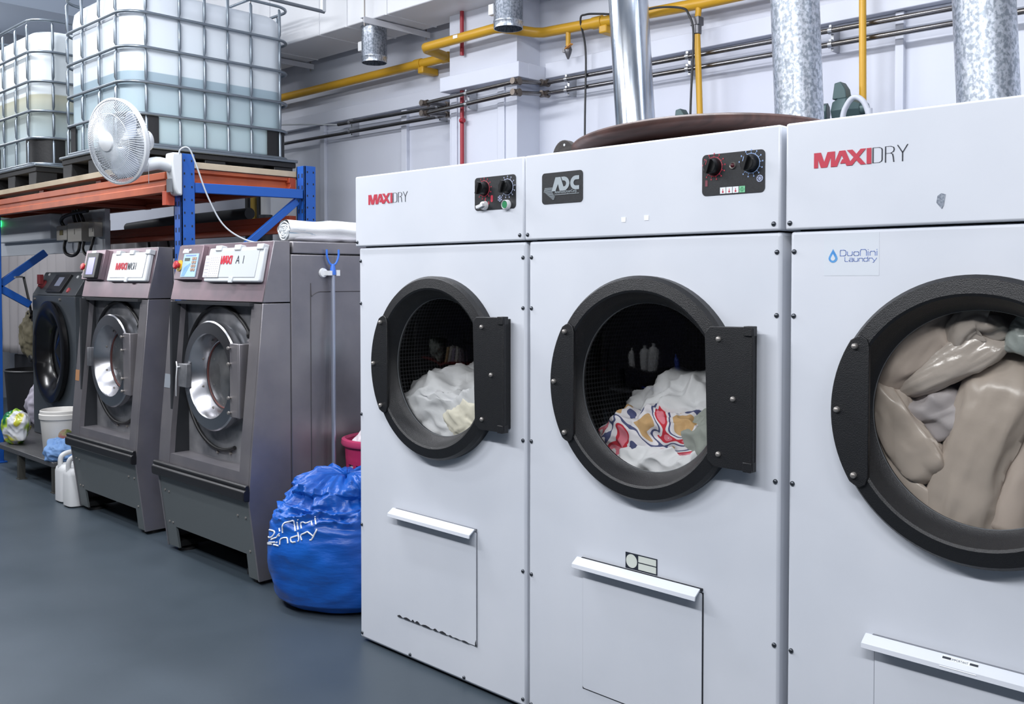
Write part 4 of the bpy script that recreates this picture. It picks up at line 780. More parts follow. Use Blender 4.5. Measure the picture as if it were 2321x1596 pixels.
# rectangular ventilation duct with strut hangers
vw = M('ventilation_duct_paint', (214, 216, 220), 0.45, bump=(2, 0.08)); strut_m = M('hanger_strut', (198, 200, 206), 0.5)
vd = thing('ventilation_duct', 'large white rectangular ventilation duct under the ceiling', 'ventilation duct', (-5.5, 4.18, 3.253))
b = MB(); b.box((-9.6, 3.965, 3.253), (-2.0, 4.395, 3.95)); db = b.build('duct_body', vw, vd, bevel=0.006)
for x in (-8.8, -7.6, -6.4, -5.75, -5.42, -4.98, -4.2, -3.0):
    b = MB(); b.box((x-0.006, 3.960, 3.249), (x+0.006, 4.399, 3.954)); b.build('duct_joint', vw, db)
for x in (-6.55, -5.12, -3.6):
    b = MB(); b.prism([(x-0.02, 3.87, 3.245), (x+0.02, 3.87, 3.245), (x+0.02, 3.87, 3.205), (x+0.014, 3.87, 3.205), (x+0.014, 3.87, 3.239), (x-0.02, 3.87, 3.239)], (0, 0.58, 0)); st = b.build('hanger_strut', strut_m, vd)
    b = MB()
    for y in (3.89, 4.43): b.cyl((x, y, 3.19), (x, y, 4.895), 0.005, n=8); b.cyl((x, y, 3.225), (x, y, 3.235), 0.012, n=6)
    b.build('threaded_rod', pale_bolt, st)
for i, (x, y) in enumerate(((-5.30, 4.11), (-4.00, 4.11))):
    s = thing('duct_spigot', ('galvanised spigot hanging under the white duct, its rim above the yellow pipe' if i == 0 else 'galvanised spigot hanging under the white duct beside the red pipe'), 'duct spigot', (x, y, 3.04), 'open galvanised spigots under the ventilation duct')
    b = MB(); r = 0.088; b.lathe([(r+0.012, 0.249), (r, 0.244), (r, 0.05), (r+0.003, 0.045), (r+0.003, 0.035), (r, 0.03), (r, 0.0), (r-0.004, 0.0), (r-0.004, 0.244)], (x, y, 3.007), 'Z', 40); b.build('spigot_collar', galvanised, s, smooth=40)
    b = MB(); b.lathe([(0.0, 0.0), (r-0.004, 0.0)], (x, y, 3.17), 'Z', 32); b.build('damper_plate', M('damper_dark', (112, 118, 128), 0.4, 0.7), s)
    b = MB(); b.box((x-r-0.035, y-0.05, 3.10), (x-r+0.01, y-0.015, 3.165)); b.build('damper_handle', white_plastic, s, bevel=0.004)
# hanging steel rail
hr = thing('hanging_rail', 'grey steel rail frame hung from the ceiling beside the white duct', 'hanging rail', (-5.4, 3.4, 3.31))
b = MB(); b.tube([(-5.4, 2.6, 3.31), (-5.4, 3.765, 3.31)], 0.0125, 10); b.build('rail_bar', M('rail_grey', (112, 118, 126), 0.4, 0.5), hr, smooth=60)
b = MB(); b.box((-5.412, 3.745, 3.31), (-5.388, 3.772, 4.895)); b.box((-5.412, 2.59, 3.31), (-5.388, 2.615, 4.895)); b.build('rail_hanger', M('rail_pale', (204, 208, 212), 0.4, 0.3), hr)
# yellow gas main stepping around the pillar
yel = M('gas_yellow', (196, 150, 36), 0.42, bump=(20, 0.05)); brass = M('valve_steel', (104, 104, 108), 0.4, 0.7)
gp = thing('gas_pipe', 'yellow gas main stepping around the pillar, with drops to the dryers', 'gas pipe', (-4.4, 4.36, 3.0))
y0, y1 = 4.37, 4.15
pts = smoothpath([(-9.5, y0, 3.01), (-7.5, y0, 3.01), (-5.6, y0, 3.012)], 3)[:-1] + [(-5.1, y0, 3.015), (-4.90, y0, 3.015), (-4.855, y0, 3.017), (-4.83, y0-0.03, 3.02), (-4.83, y1+0.03, 3.035), (-4.80, y1, 3.038), (-4.76, y1, 3.038), (-4.4, y1, 3.042), (-4.16, y1, 3.045), (-4.11, y1+0.02, 3.043), (-4.0, y0-0.03, 3.028), (-3.95, y0, 3.024), (-3.7, y0, 3.013), (-2.8, y0, 2.975), (-1.5, y0, 2.955), (1.5, y0, 2.95)]
b = MB(); b.tube(pts, 0.0305, 16); gm = b.build('main_run', yel, gp, smooth=60)
for (x, z) in ((-5.13, 3.015), (-4.85, 3.016), (-3.52, 3.006)):
    b = MB(); b.tube([(x-0.035, y0, z), (x+0.035, y0, z)], 0.036, 16); b.build('pipe_coupling', yel, gm, smooth=40)
for (x, z) in ((-5.10, 2.972), (-3.48, 2.962)):
    b = MB(); b.box((x-0.022, y0-0.02, z-0.028), (x+0.035, WY-0.002, z+0.02)); b.build('wall_bracket', yel, gp, bevel=0.008)
b = MB(); b.box((-4.50, y1-0.0325, 3.036), (-4.46, y1-0.028, 3.056)); b.build('pipe_sticker', white_print, gm)
# short stub with a shut valve
x = -3.75; b = MB(); b.tube([(x, y0, 3.0), (x, y0, 2.90)], 0.015, 12); stb = b.build('valve_stub', yel, gp, smooth=60)
b = MB(); b.lathe([(0.018, 0.0), (0.024, -0.02), (0.018, -0.045), (0.012, -0.06), (0.006, -0.075), (0.0, -0.078)], (x, y0, 2.905), 'Z', 16, True); b.box((x-0.035, y0-0.015, 2.872), (x-0.01, y0+0.015, 2.895)); b.build('valve_body', brass, stb, smooth=40)
b = MB(); b.beam((x, y0-0.02, 2.888), (x+0.07, y0-0.05, 2.90), 0.02, 0.007); lab(b.build('valve_lever', M('lever_orange', (206, 140, 60), 0.5), stb, bevel=0.002), 'orange lever')
def drop_pipe(x, zt, zb, xb):
    b = MB(); b.tube([(x, y0, zt), (x, y0-0.02, 2.86), (xb, y0-0.02, zb)], 0.0165, 12); return b.build('drop_pipe', yel, gp, smooth=60)
d1 = drop_pipe(-2.83, 2.97, 2.30, -2.805)
b = MB(); b.box((-2.857, y0-0.045, 2.855), (-2.803, y0+0.005, 2.90)); b.tube([(-2.829, y0-0.02, 2.81), (-2.829, y0-0.02, 2.87)], 0.024, 12); b.build('valve_body', brass, d1, bevel=0.003)
drop_pipe(-1.925, 2.957, 2.27, -1.918)
# green gas regulators behind the dryers
grn = M('regulator_green', (66, 86, 88), 0.45, 0.3); grey_hose = M('grey_hose', (190, 194, 204), 0.45)
def regulator(x, y, z, label, full):
    t = thing('gas_regulator', label, 'gas regulator', (x, y, z), 'green gas regulators on the drop pipes')
    b = MB(); b.lathe([(0.03, -0.06), (0.06, -0.05), (0.075, -0.02), (0.075, 0.02), (0.05, 0.05), (0.035, 0.075), (0.02, 0.08)], (x, y, z), 'X', 8, True, True); b.build('regulator_body', grn, t, bevel=0.003)
    b = MB(); b.tube([(x-0.075, y-0.03, z+0.0), (x-0.175, y-0.05, z-0.002)], 0.045, 8); b.tube([(x-0.165, y-0.05, z-0.002), (x-0.19, y-0.053, z-0.003)], [0.05, 0.035], 8); b.build('vent_tower', grn, t, bevel=0.003)
    b = MB(); b.prism([(x-0.05, y-0.045, z+0.055), (x+0.02, y-0.045, z+0.055), (x+0.012, y-0.045, z+0.10), (x-0.01, y-0.045, z+0.135), (x-0.04, y-0.045, z+0.13)], (0, 0.06, 0)); b.build('bonnet', grn, t, bevel=0.004)
    b = MB(); b.tube([(x+0.06, y, z), (x+0.10, y, z)], 0.03, 10); b.tube([(x+0.02, y, z-0.06), (x-0.01, y-0.03, z-0.16), (x-0.02, y-0.04, z-0.42)], 0.03, 10); b.build('outlet_pipe', grn, t, smooth=40)
    return t
regulator(-1.975, 4.30, 2.29, 'green gas regulator at the foot of a thin yellow pipe, hose looped across', True)
regulator(-2.86, 4.30, 2.275, 'green gas regulator, only its cap showing above the brown tabletop', False)
b = MB(); hc = (-2.02, 4.17, 2.19); b.tube(smoothpath([(-1.925, 4.15, 0.0), (-1.92, 4.15, 1.0), (-1.93, 4.15, 2.0), (-1.925, 4.15, 2.22), (-1.905, 4.15, 2.29), (-1.87, 4.15, 2.322), (-1.83, 4.15, 2.30), (-1.805, 4.15, 2.24), (-1.80, 4.15, 2.15), (-1.815, 4.15, 1.0), (-1.81, 4.15, 0.0)], 8), 0.0125, 12); b.build('dummy', grey_hose, None, smooth=60).name = 'gas_hose'
tag(bpy.data.objects['gas_hose'], 'pale grey hose looped in front of the green regulator', 'hose')
# pair of steel pipes on brackets, jogging around the pillar
pipe_m = M('steel_pipe', (132, 132, 136), 0.25, 0.95, var=(8, (104, 100, 96), 0.35, 0.7, (0.3, 1, 1))); elbow_m = M('elbow_steel', (112, 104, 98), 0.4, 0.8)
def steel_pipe(dz, label, lx):
    t = thing('steel_pipe', label, 'pipe', (-4.0, 4.43, 2.7+dz), 'twin steel pipes along the back wall'); yw, yc = 4.415, 4.20; r = 0.0135
    zL, zC, zR0, zR1 = 2.712+dz, 2.675+dz, 2.725+dz, 2.715+dz
    b = MB(); b.tube([(lx, yw, zL), (-4.86, yw, zL-0.01)], r, 10); b.build('pipe_run', pipe_m, t, smooth=60)
    b = MB(); b.tube([(-4.87, yc, zC+0.01), (-4.02, yc, zC+0.035)], r, 10); b.build('pipe_run', pipe_m, t, smooth=60)
    b = MB(); b.tube([(-3.98, yw, zR0), (2.0, yw, zR1-0.03)], r, 10); b.build('pipe_run', pipe_m, t, smooth=60)
    for (xa, za, xb, zb) in ((-4.86, zL-0.01, -4.87, zC+0.01), (-4.02, zC+0.035, -3.98, zR0)):
        b = MB(); b.tube([(xa, yw if xa < -4.5 else yc, za), (xb, yc if xa < -4.5 else yw, zb)], r, 10); j = b.build('pipe_run', pipe_m, t, smooth=60)
        for (x, y, z) in ((xa, yw if xa < -4.5 else yc, za), (xb, yc if xa < -4.5 else yw, zb)):
            b = MB(); b.tube([(x-0.035, y, z), (x+0.03, y, z)], [0.017, 0.022], 10); b.tube([(x, y-0.035, z), (x, y+0.035, z)], 0.02, 10); b.build('elbow', elbow_m, j, smooth=40)
    return t
steel_pipe(0.0, 'upper of the two steel pipes clipped along the back wall', -6.15)
steel_pipe(-0.068, 'lower of the two steel pipes clipped along the back wall', -9.0)
b = MB(); b.tube([(-6.16, 4.415, 2.712), (-6.5, 4.30, 2.74), (-7.6, 3.9, 2.80)], 0.006, 8); tag(b.build('thin_pipe', M('rail_pale', (204, 208, 212), 0.4, 0.3), None, smooth=60, origin=(-6.5, 4.3, 2.74)), 'thin pale tube branching from the end of the upper steel pipe', 'tube')
for (x, y, za) in ((-6.0, 4.415, 2.712), (-4.98, 4.415, 2.704), (-4.46, 4.20, 2.694), (-3.80, 4.415, 2.723), (-2.93, 4.415, 2.72), (-2.11, 4.415, 2.712)):
    b = MB()
    for z in (za, za-0.068): b.tube([(x-0.010, y, z), (x+0.010, y, z)], 0.018, 10); b.box((x-0.006, y-0.008, z+0.012), (x+0.006, y+0.017, z+0.026))
    b.box((x-0.007, y+0.016, za-0.095), (x+0.007, WY-0.001 if y > 4.3 else 4.288, za+0.024)); tag(b.build('pipe_bracket', M('bracket_chrome', (176, 178, 182), 0.25, 0.8), None, smooth=40, origin=(x, y, za)), None, 'pipe bracket', 'pipe brackets')
PB = [o for o in bpy.data.objects if o.get('category') == 'pipe bracket']
for o, l in zip(PB, ('steel pipe bracket below the spigot, nearest the tanks', 'steel pipe bracket on the wall just before the pillar', 'steel pipe bracket on the pillar beside the red pipe', 'steel pipe bracket directly under the closed yellow valve stub', 'steel pipe bracket between the shiny duct and a yellow drop pipe', 'steel pipe bracket beside the spangled duct above the green regulator')): o['label'] = l
b = MB(); b.tube([(-4.57, 4.262, 0.0), (-4.57, 4.262, 2.764)], 0.0135, 10); b.tube([(-4.57, 4.262, 2.966), (-4.57, 4.262, 3.38), (-4.57, 4.262, 4.89)], 0.0135, 10); b.tube([(-4.57, 4.25, 2.54), (-4.54, 4.25, 2.54)], 0.016, 8); tag(b.build('red_pipe', M('red_pipe_paint', (150, 34, 48), 0.45), None, smooth=60, origin=(-4.57, 4.262, 0)), 'slim red pipe running up the pillar', 'pipe')
blk = M('black_cable', (34, 36, 40), 0.5)
b = MB(); b.tube(smoothpath([(-3.635, 4.395, 1.6), (-3.635, 4.39, 2.4), (-3.63, 4.39, 2.85), (-3.625, 4.335, 3.03), (-3.58, 4.33, 3.055), (-3.45, 4.31, 3.03), (-3.25, 4.29, 2.985), (-3.05, 4.30, 2.985), (-2.90, 4.31, 2.955), (-2.85, 4.30, 2.91), (-2.825, 4.31, 2.80), (-2.84, 4.31, 2.45), (-2.85, 4.31, 2.05)], 8), 0.006, 8); tag(b.build('black_cable', blk, None, smooth=60, origin=(-3.2, 4.3, 2.9)), 'black cable looping over the yellow pipe behind the shiny duct', 'cable')
# ------------------------------------------------------------------ laundry, bags and loose things
def ridge(p, sc, seed, oct=3):
    q = p*sc + Vector((seed*3.1, seed*1.7, seed*2.3)); q = q + 0.35*noise.noise_vector(q*0.6)
    s = 0.0; a = 1.0; tot = 0.0
    for o in range(oct):
        s += a*(1.0-abs(noise.noise(q))*2.0); tot += a; a *= 0.5; q = q*2.03 + Vector((5.2, 1.3, 8.1))
    return s/tot
def blob(C, rad, amp, sc, seed, clamp=None, nu=150, nv=90, stretch=(1,1,1), oct=3):
    C = Vector(C); b = MB(); S = Vector(stretch)
    def fn(u, v):
        a = 2*math.pi*u; t = math.pi*v; d = Vector((math.sin(t)*math.cos(a), math.sin(t)*math.sin(a), math.cos(t)))
        base = Vector((d.x*rad[0], d.y*rad[1], d.z*rad[2])); q = Vector((base.x*S.x, base.y*S.y, base.z*S.z))
        h = ridge(q, sc, seed, oct)-0.35; p = C + base + d*(amp*h)
        return clamp(p) if clamp else p
    b.grid(fn, nu, nv, wrapu=True); return b
def drum_clamp(x0, ymin, rmax=0.402, rel=0.030):
    def f(p):
        x, y, z = p.x-(x0+CX), p.y-2.38, p.z-CZ; k = 0.02; t = (y-ymin)/k; y = min(ymin + (k*math.log1p(math.exp(t)) if t < 20 else y-ymin), 0.78)
        if y < ymin+0.12: y += rel*max(0.0, 0.75-ridge(p, 9.0, 5+x0, 2))*(1-(y-ymin)/0.12)
        lim = 0.29 if y < 0.035 else (0.29+(y-0.035)*1.9 if y < 0.094 else rmax)
        r = math.hypot(x, z)
        if r > lim: x *= lim/r; z *= lim/r
        return Vector((x+x0+CX, y+2.38, z+CZ))
    return f
def cloth_m(name, col, rough=0.75, sc=90): return M(name, col, rough, bump=(sc, 0.06))
sheet_w = cloth_m('white_sheet_cotton', (220, 222, 226)); sheet_c = cloth_m('cream_sheet_cotton', (228, 224, 208)); sheet_g = cloth_m('grey_green_cotton', (150, 156, 150))
def finish(b, name, mat, org, label, cat, group=None, smooth=75):
    return tag(b.build(name, mat, None, smooth=smooth, origin=org), label, cat, group)
L1 = lambda x, y, z: (D1X+x, 2.38+y, z)
finish(blob(L1(0.49, 0.34, 0.875), (0.50, 0.46, 0.255), 0.10, 4.2, 1, drum_clamp(D1X, 0.045), 200, 110), 'bed_sheet', sheet_w, L1(0.49, 0.4, 0.8), 'heaped white sheet filling the lower half of the nearest-to-bag dryer drum', 'sheet', 'sheets in the plain-sheet dryer')
finish(blob(L1(0.60, 0.055, 0.955), (0.135, 0.05, 0.085), 0.045, 9, 4, drum_clamp(D1X, 0.028, rel=0.012), 110, 70), 'bed_sheet', sheet_c, L1(0.6, 0.075, 0.95), 'crumpled cream sheet pressed against the glass, under the white sheet', 'sheet', 'sheets in the plain-sheet dryer')
def printed(nt, b, tc):
    mp = nt.nodes.new('ShaderNodeMapping'); mp.inputs['Scale'].default_value = (1.0, 1.0, 1.6)
    n = nt.nodes.new('ShaderNodeTexNoise'); n.inputs['Scale'].default_value = 4.6; n.inputs['Detail'].default_value = 0.5; n.inputs['Distortion'].default_value = 1.6
    r = nt.nodes.new('ShaderNodeValToRGB'); r.color_ramp.interpolation = 'CONSTANT'; e = r.color_ramp.elements
    e[0].position = 0.0; e[0].color = lin((196, 160, 112)); e[1].position = 0.38; e[1].color = lin((222, 220, 226))
    for p, c in ((0.44, (72, 78, 118)), (0.475, (226, 224, 230)), (0.52, (196, 40, 58)), (0.565, (222, 126, 142)), (0.61, (230, 226, 230)), (0.66, (70, 74, 112))): q = e.new(p); q.color = lin(c)
    nt.links.new(tc.outputs['Object'], mp.inputs[0]); nt.links.new(mp.outputs[0], n.inputs[0]); nt.links.new(n.outputs[0], r.inputs[0]); nt.links.new(r.outputs[0], b.inputs['Base Color'])
print_m = M('printed_cotton', (220, 220, 226), 0.75, extra=printed)
L2 = lambda x, y, z: (D2X+x, 2.38+y, z)
finish(blob(L2(0.50, 0.42, 0.90), (0.36, 0.30, 0.27), 0.10, 5, 7, drum_clamp(D2X, 0.12), 200, 110), 'bed_sheet', sheet_w, L2(0.5, 0.4, 0.9), 'peaked white sheet at the back of the printed linen heap', 'sheet', 'linen in the printed-linen dryer')
finish(blob(L2(0.45, 0.155, 0.985), (0.255, 0.085, 0.085), 0.06, 8, 11, drum_clamp(D2X, 0.06), 190, 90), 'printed_sheet', print_m, L2(0.45, 0.15, 0.98), 'printed sheet in red, pink, tan and navy across the heap', 'sheet', 'linen in the printed-linen dryer')
finish(blob(L2(0.53, 0.10, 0.885), (0.26, 0.07, 0.075), 0.06, 7, 15, drum_clamp(D2X, 0.036), 190, 90), 'bed_sheet', sheet_w, L2(0.53, 0.1, 0.88), 'crumpled white sheet pressed against the glass below the printed sheet', 'sheet', 'linen in the printed-linen dryer')
finish(blob(L2(0.66, 0.16, 0.99), (0.12, 0.08, 0.085), 0.06, 8, 19, drum_clamp(D2X, 0.05), 120, 70), 'pillowcase', sheet_g, L2(0.66, 0.16, 0.99), 'grey cloth beside the printed sheet, towards the door hinge', 'cloth', 'linen in the printed-linen dryer')
# beige satin lengths in the third dryer
satin = M('beige_satin', (184, 172, 162), 0.3, spec=0.6, bump=(24, 0.10)); satin2 = M('shiny_beige_satin', (188, 178, 170), 0.2, spec=0.9, bump=(40, 0.15)); satin3 = M('matte_beige_cloth', (188, 174, 164), 0.6, bump=(20, 0.1)); gauze = M('grey_beige_gauze', (172, 166, 168), 0.5, bump=(30, 0.1))
cl3 = drum_clamp(D3X, 0.030, rel=0.006)
def crop3(cx, cy, y): return PY(1760+cx/2.073, 540+cy/2.073, 2.38+y)
def fold(path, rads, seed, folds=3, fa=0.14, n=56, flat=0.8):
    pts = smoothpath(path, 14); m = len(pts); b = MB()
    rr = [rads[min(int(i*(len(rads)-1)/(m-1)), len(rads)-2)]*(1-(i*(len(rads)-1)/(m-1))%1) + rads[min(int(i*(len(rads)-1)/(m-1))+1, len(rads)-1)]*((i*(len(rads)-1)/(m-1))%1) for i in range(m)]
    vs = []
    for i, p in enumerate(pts):
        t = (pts[min(i+1, m-1)]-pts[max(i-1, 0)]).normalized(); bi = Vector((0, 1, 0)); sd = t.cross(bi).normalized(); e = min(1.0, i/5.0, (m-1-i)/5.0); e = math.sqrt(max(0.02, e))
        for k in range(n):
            a = 2*math.pi*k/n; q = Vector((math.cos(a), math.sin(a), i*0.06))
            w_ = 2.2*noise.noise(Vector((i*0.045, seed, 0)))
            f = 1 + fa*math.sin(folds*a + seed + w_) + 0.9*fa*(0.6-abs(math.sin((folds+1.5)*a*0.5 + seed*2 - w_*1.3 + i*0.012))) + 0.20*(ridge(Vector((math.cos(a)*0.7, math.sin(a)*0.7, i*0.016)), 2.6, seed, 2)-0.4)
            vs.append(cl3(p + (sd*math.cos(a) + bi*math.sin(a)*flat)*rr[i]*f*e))
    fs = [(i*n+k, i*n+(k+1) % n, (i+1)*n+(k+1) % n, (i+1)*n+k) for i in range(m-1) for k in range(n)] + [tuple(range(n-1, -1, -1)), tuple((m-1)*n+k for k in range(n))]
    b.add(vs, fs); return b
G3 = 'beige satin lengths in the third dryer'
def satin_len(path, rads, seed, mat, label, folds=3, fa=0.12, flat=0.8):
    b = fold([crop3(*p) for p in path], rads, seed, folds, fa, flat=flat); c = sum(b.v, Vector())/len(b.v); finish(b, 'satin_cloth', mat, c, label, 'satin cloth', G3, 80)
finish(blob((D3X+CX, 2.38+0.40, CZ), (0.40, 0.27, 0.40), 0.07, 6, 31, drum_clamp(D3X, 0.15), 150, 90), 'satin_cloth', satin3, (D3X+CX, 2.8, CZ), 'dark beige cloth deepest in the satin-filled drum, seen between the rolls', 'satin cloth', G3)
satin_len([(1165, 470, 0.19), (1050, 740, 0.105), (960, 960, 0.085), (890, 1180, 0.085), (850, 1400, 0.10)], [0.055, 0.085, 0.08, 0.075, 0.085, 0.08], 2.1, satin, 'broad smooth beige satin roll sloping down past the middle of the window', 2, 0.07)
satin_len([(1250, 700, 0.17), (1190, 950, 0.15), (1120, 1200, 0.13), (1080, 1420, 0.12)], [0.07, 0.08, 0.085, 0.08], 5.3, satin3, 'beige cloth length behind the broad roll, by the door\'s inner rim', 3, 0.1)
satin_len([(520, 745, 0.13), (680, 660, 0.07), (850, 580, 0.065), (1000, 500, 0.085), (1080, 430, 0.13)], [0.02, 0.042, 0.045, 0.042, 0.03], 8.4, satin2, 'shiny satin fold slanting across the upper window', 3, 0.1)
satin_len([(400, 690, 0.12), (520, 610, 0.08), (640, 500, 0.075), (740, 400, 0.09), (860, 330, 0.12)], [0.05, 0.055, 0.06, 0.06, 0.04], 11.9, satin3, 'matte beige cloth folded over at the top of the window, left of the gathered tuft', 4, 0.13)
satin_len([(845, 540, 0.08), (870, 450, 0.06), (940, 390, 0.065), (1010, 400, 0.08), (1060, 370, 0.1)], [0.025, 0.035, 0.042, 0.04, 0.035], 14.2, satin2, 'small gathered satin tuft at the top of the window', 4, 0.18)
satin_len([(430, 640, 0.10), (520, 800, 0.065), (620, 960, 0.06), (720, 1080, 0.065), (790, 1130, 0.10)], [0.04, 0.055, 0.06, 0.055, 0.03], 17.7, satin, 'satin length sagging down the grip-plate side of the window', 4, 0.16)
satin_len([(400, 850, 0.10), (470, 1020, 0.065), (560, 1160, 0.06), (680, 1290, 0.075), (780, 1380, 0.11)], [0.035, 0.045, 0.045, 0.05, 0.05], 21.3, satin, 'narrow satin length along the lower curve of the window', 3, 0.16)
satin_len([(560, 760, 0.13), (680, 830, 0.10), (800, 810, 0.095), (920, 740, 0.13)], [0.04, 0.055, 0.06, 0.05], 25.0, gauze, 'thin greyish gauze bunched between the satin rolls', 4, 0.16)
satin_len([(1090, 420, 0.10), (1180, 460, 0.09), (1290, 500, 0.10)], [0.04, 0.05, 0.05], 27.5, M('pale_green_sheer', (160, 168, 166), 0.3, spec=0.8, bump=(30, 0.2)), 'sheer greenish cloth at the upper edge of the satin load', 3, 0.2)
# linen behind the washer doors
for (wx, wy, s, lb, mt) in ((-5.05, 2.40, 41, 'pale greenish load behind the door of the washer under the towel', cloth_m('wet_greenish_cotton', (140, 148, 144))), (-6.35, 2.43, 47, 'whitish load behind the door of the violet-screen washer', cloth_m('wet_white_cotton', (178, 180, 184)))):
    def wc(p, wx=wx, wy=wy):
        x, y, z = p.x-wx-0.49, max(p.y-wy, 0.15), p.z-1.0; lim = 0.168 if y < 0.165 else 0.25; r = math.hypot(x, z)
        if r > lim: x *= lim/r; z *= lim/r
        return Vector((wx+0.49+x, wy+y, 1.0+z))
    finish(blob((wx+0.49, wy+0.33, 0.97), (0.25, 0.20, 0.24), 0.09, 8, s, wc, 120, 80), 'wet_laundry', mt, (wx+0.49, wy+0.33, 0.95), lb, 'laundry')

# round tabletop lying on the middle dryer
wood = M('dark_varnished_wood', (84, 56, 50), 0.5, var=(5, (58, 38, 34), 0.3, 0.7, (1, 12, 1)), bump=(18, 0.06, (1, 8, 1)), coat=0.08)
tn = Vector((-0.05, 0.05, 1)).normalized(); tu = Vector((1, 0, 0)) - tn*tn.x; tu.normalize(); tv = tn.cross(tu); tc0 = Vector((-1.827, 2.873, 1.99-0.05*(2.873-2.7)+0.05*(-1.827+1.7)))
tt = thing('round_tabletop', 'round dark brown wooden tabletop lying on the middle dryer', 'tabletop', tc0-Vector((0, 0, 0.035)))
b = MB(); b.lathe([(0.0, 0.0), (0.462, 0.0), (0.472, -0.003), (0.477, -0.010), (0.476, -0.020), (0.468, -0.030), (0.445, -0.037), (0.0, -0.037)], tc0, n=96, dirs=(tu, tv, tn)); b.build('top', wood, tt, smooth=40)
b = MB(); b.beam(tc0+tv*0.28-tn*0.043-tu*0.25, tc0+tv*0.28-tn*0.043+tu*0.18, 0.05, 0.012, tn); b.beam(tc0-tv*0.3-tn*0.048-tu*0.2, tc0-tv*0.3-tn*0.048+tu*0.2, 0.05, 0.022, tn); b.build('cleat', wood, tt)
b = MB(); lc = Vector((-2.185, 2.52, 1.9255)); b.prism([lc+Vector((0.052*math.cos(R(a)), 0, 0.066*math.sin(R(a)) if a not in (0, 180) else 0)) for a in range(0, 181, 12)], (0, 0.03, 0)); ob = b.build('iron_lug', M('rusty_iron', (44, 40, 38), 0.6, 0.2, bump=(40, 0.3)), None, smooth=40, origin=lc, bevel=0.003); tag(ob, 'small dark half-round iron lug on the middle dryer, beside the tabletop', 'iron lug')
b = MB(); b.lathe([(0.0, -0.001), (0.0045, -0.001)], lc+Vector((0.006, 0, 0.048)), 'Y', 12); b.build('bolt_hole', M('bright_spot', (196, 200, 206), 0.5), ob)

# rolled towel on the washer
tw = M('striped_towel', (216, 218, 220), 0.85, bump=(60, 0.25, (6, 0.5, 6)), var=(13, (140, 164, 182), 0.36, 0.43, (3, 0.12, 3)))
p0, p1 = Vector((-4.235, 2.70, 1.752)), Vector((-4.16, 3.55, 1.757)); b = MB(); N, K = 40, 44; vs = []
ax = (p1-p0).normalized(); s1 = ax.cross(Vector((0,0,1))).normalized()
for i in range(N):
    t = i/(N-1); c = p0+(p1-p0)*t
    for k in range(K):
        a = 2*math.pi*k/K; r = 0.055*(1+0.22*noise.noise(Vector((math.cos(a)*1.4, math.sin(a)*1.4, t*6)))+0.07*math.sin(3*a+t*5)+0.04*math.sin(7*a+t*2)); zz = math.sin(a)*r*(0.92 if math.sin(a) < 0 else 1.0)
        vs.append(c + s1*(math.cos(a)*r*1.25) + Vector((0, 0, max(zz, -0.0505))))
b.add(vs, [(i*K+k, i*K+(k+1) % K, (i+1)*K+(k+1) % K, (i+1)*K+k) for i in range(N-1) for k in range(K)] + [tuple((N-1)*K+k for k in range(K))])
twt = thing('rolled_towel', 'white striped towel rolled up on top of the keypad washer', 'towel', p0-Vector((0,0,0.05))); b.build('roll', tw, twt, smooth=70)
b = MB(); sp = []
for k in range(140):
    a = k*0.21; r = 0.049-0.045*k/140; w = 1+0.25*noise.noise(Vector((k*0.12, 3, 1))); sp.append(p0 - ax*(0.001+0.002*math.sin(k*1.3)) + s1*(math.cos(a)*r*1.22*w) + Vector((0,0,max(math.sin(a)*r*w, -0.044))))
b.tube(sp, 0.0042, 6); b.build('rolled_edge', M('towel_edge', (196, 202, 206), 0.9), twt, smooth=60)
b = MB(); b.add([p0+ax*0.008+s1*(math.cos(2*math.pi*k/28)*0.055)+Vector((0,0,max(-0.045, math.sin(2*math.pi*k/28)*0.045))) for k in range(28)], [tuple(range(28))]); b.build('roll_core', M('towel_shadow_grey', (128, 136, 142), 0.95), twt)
finish(blob((-4.22, 3.10, 1.716), (0.085, 0.38, 0.022), 0.02, 7, 51, lambda p: Vector((p.x, p.y, max(p.z, 1.6965))), 80, 50), 'folded_cloth', cloth_m('pale_grey_cotton', (188, 188, 194)), (-4.22, 3.1, 1.7), 'pale grey cloth lying under the rolled towel', 'cloth')

# forked prop pole leaning on the washer side
fp = thing('prop_pole', 'thin metal prop pole with blue fork top, leaning by the washer side', 'pole', (-3.99, 2.83, 0.0))
q0, q1 = Vector((-3.985, 2.825, 0.002)), Vector((-4.062, 2.877, 1.532)); b = MB(); b.tube([q0, q1], 0.0115, 12); b.build('shaft', M('pole_metal', (168, 174, 190), 0.3, 0.7), fp, smooth=60)
bl_p = M('fork_blue_plastic', (58, 112, 206), 0.4); b = MB(); b.tube([q1+Vector((0,0,-0.005)), q1+Vector((0,0,0.03)), q1+Vector((0,0,0.05))], [0.016, 0.014, 0.009], 10)
fy = Vector((0.25, 0.97, 0)); b.tube(smoothpath([q1+fy*-0.032+Vector((0,0,0.125)), q1+fy*-0.031+Vector((0,0,0.09)), q1+fy*-0.018+Vector((0,0,0.056)), q1+Vector((0,0,0.046)), q1+fy*0.018+Vector((0,0,0.056)), q1+fy*0.031+Vector((0,0,0.09)), q1+fy*0.032+Vector((0,0,0.125))], 5), 0.0055, 8); b.build('fork', bl_p, fp, smooth=60)
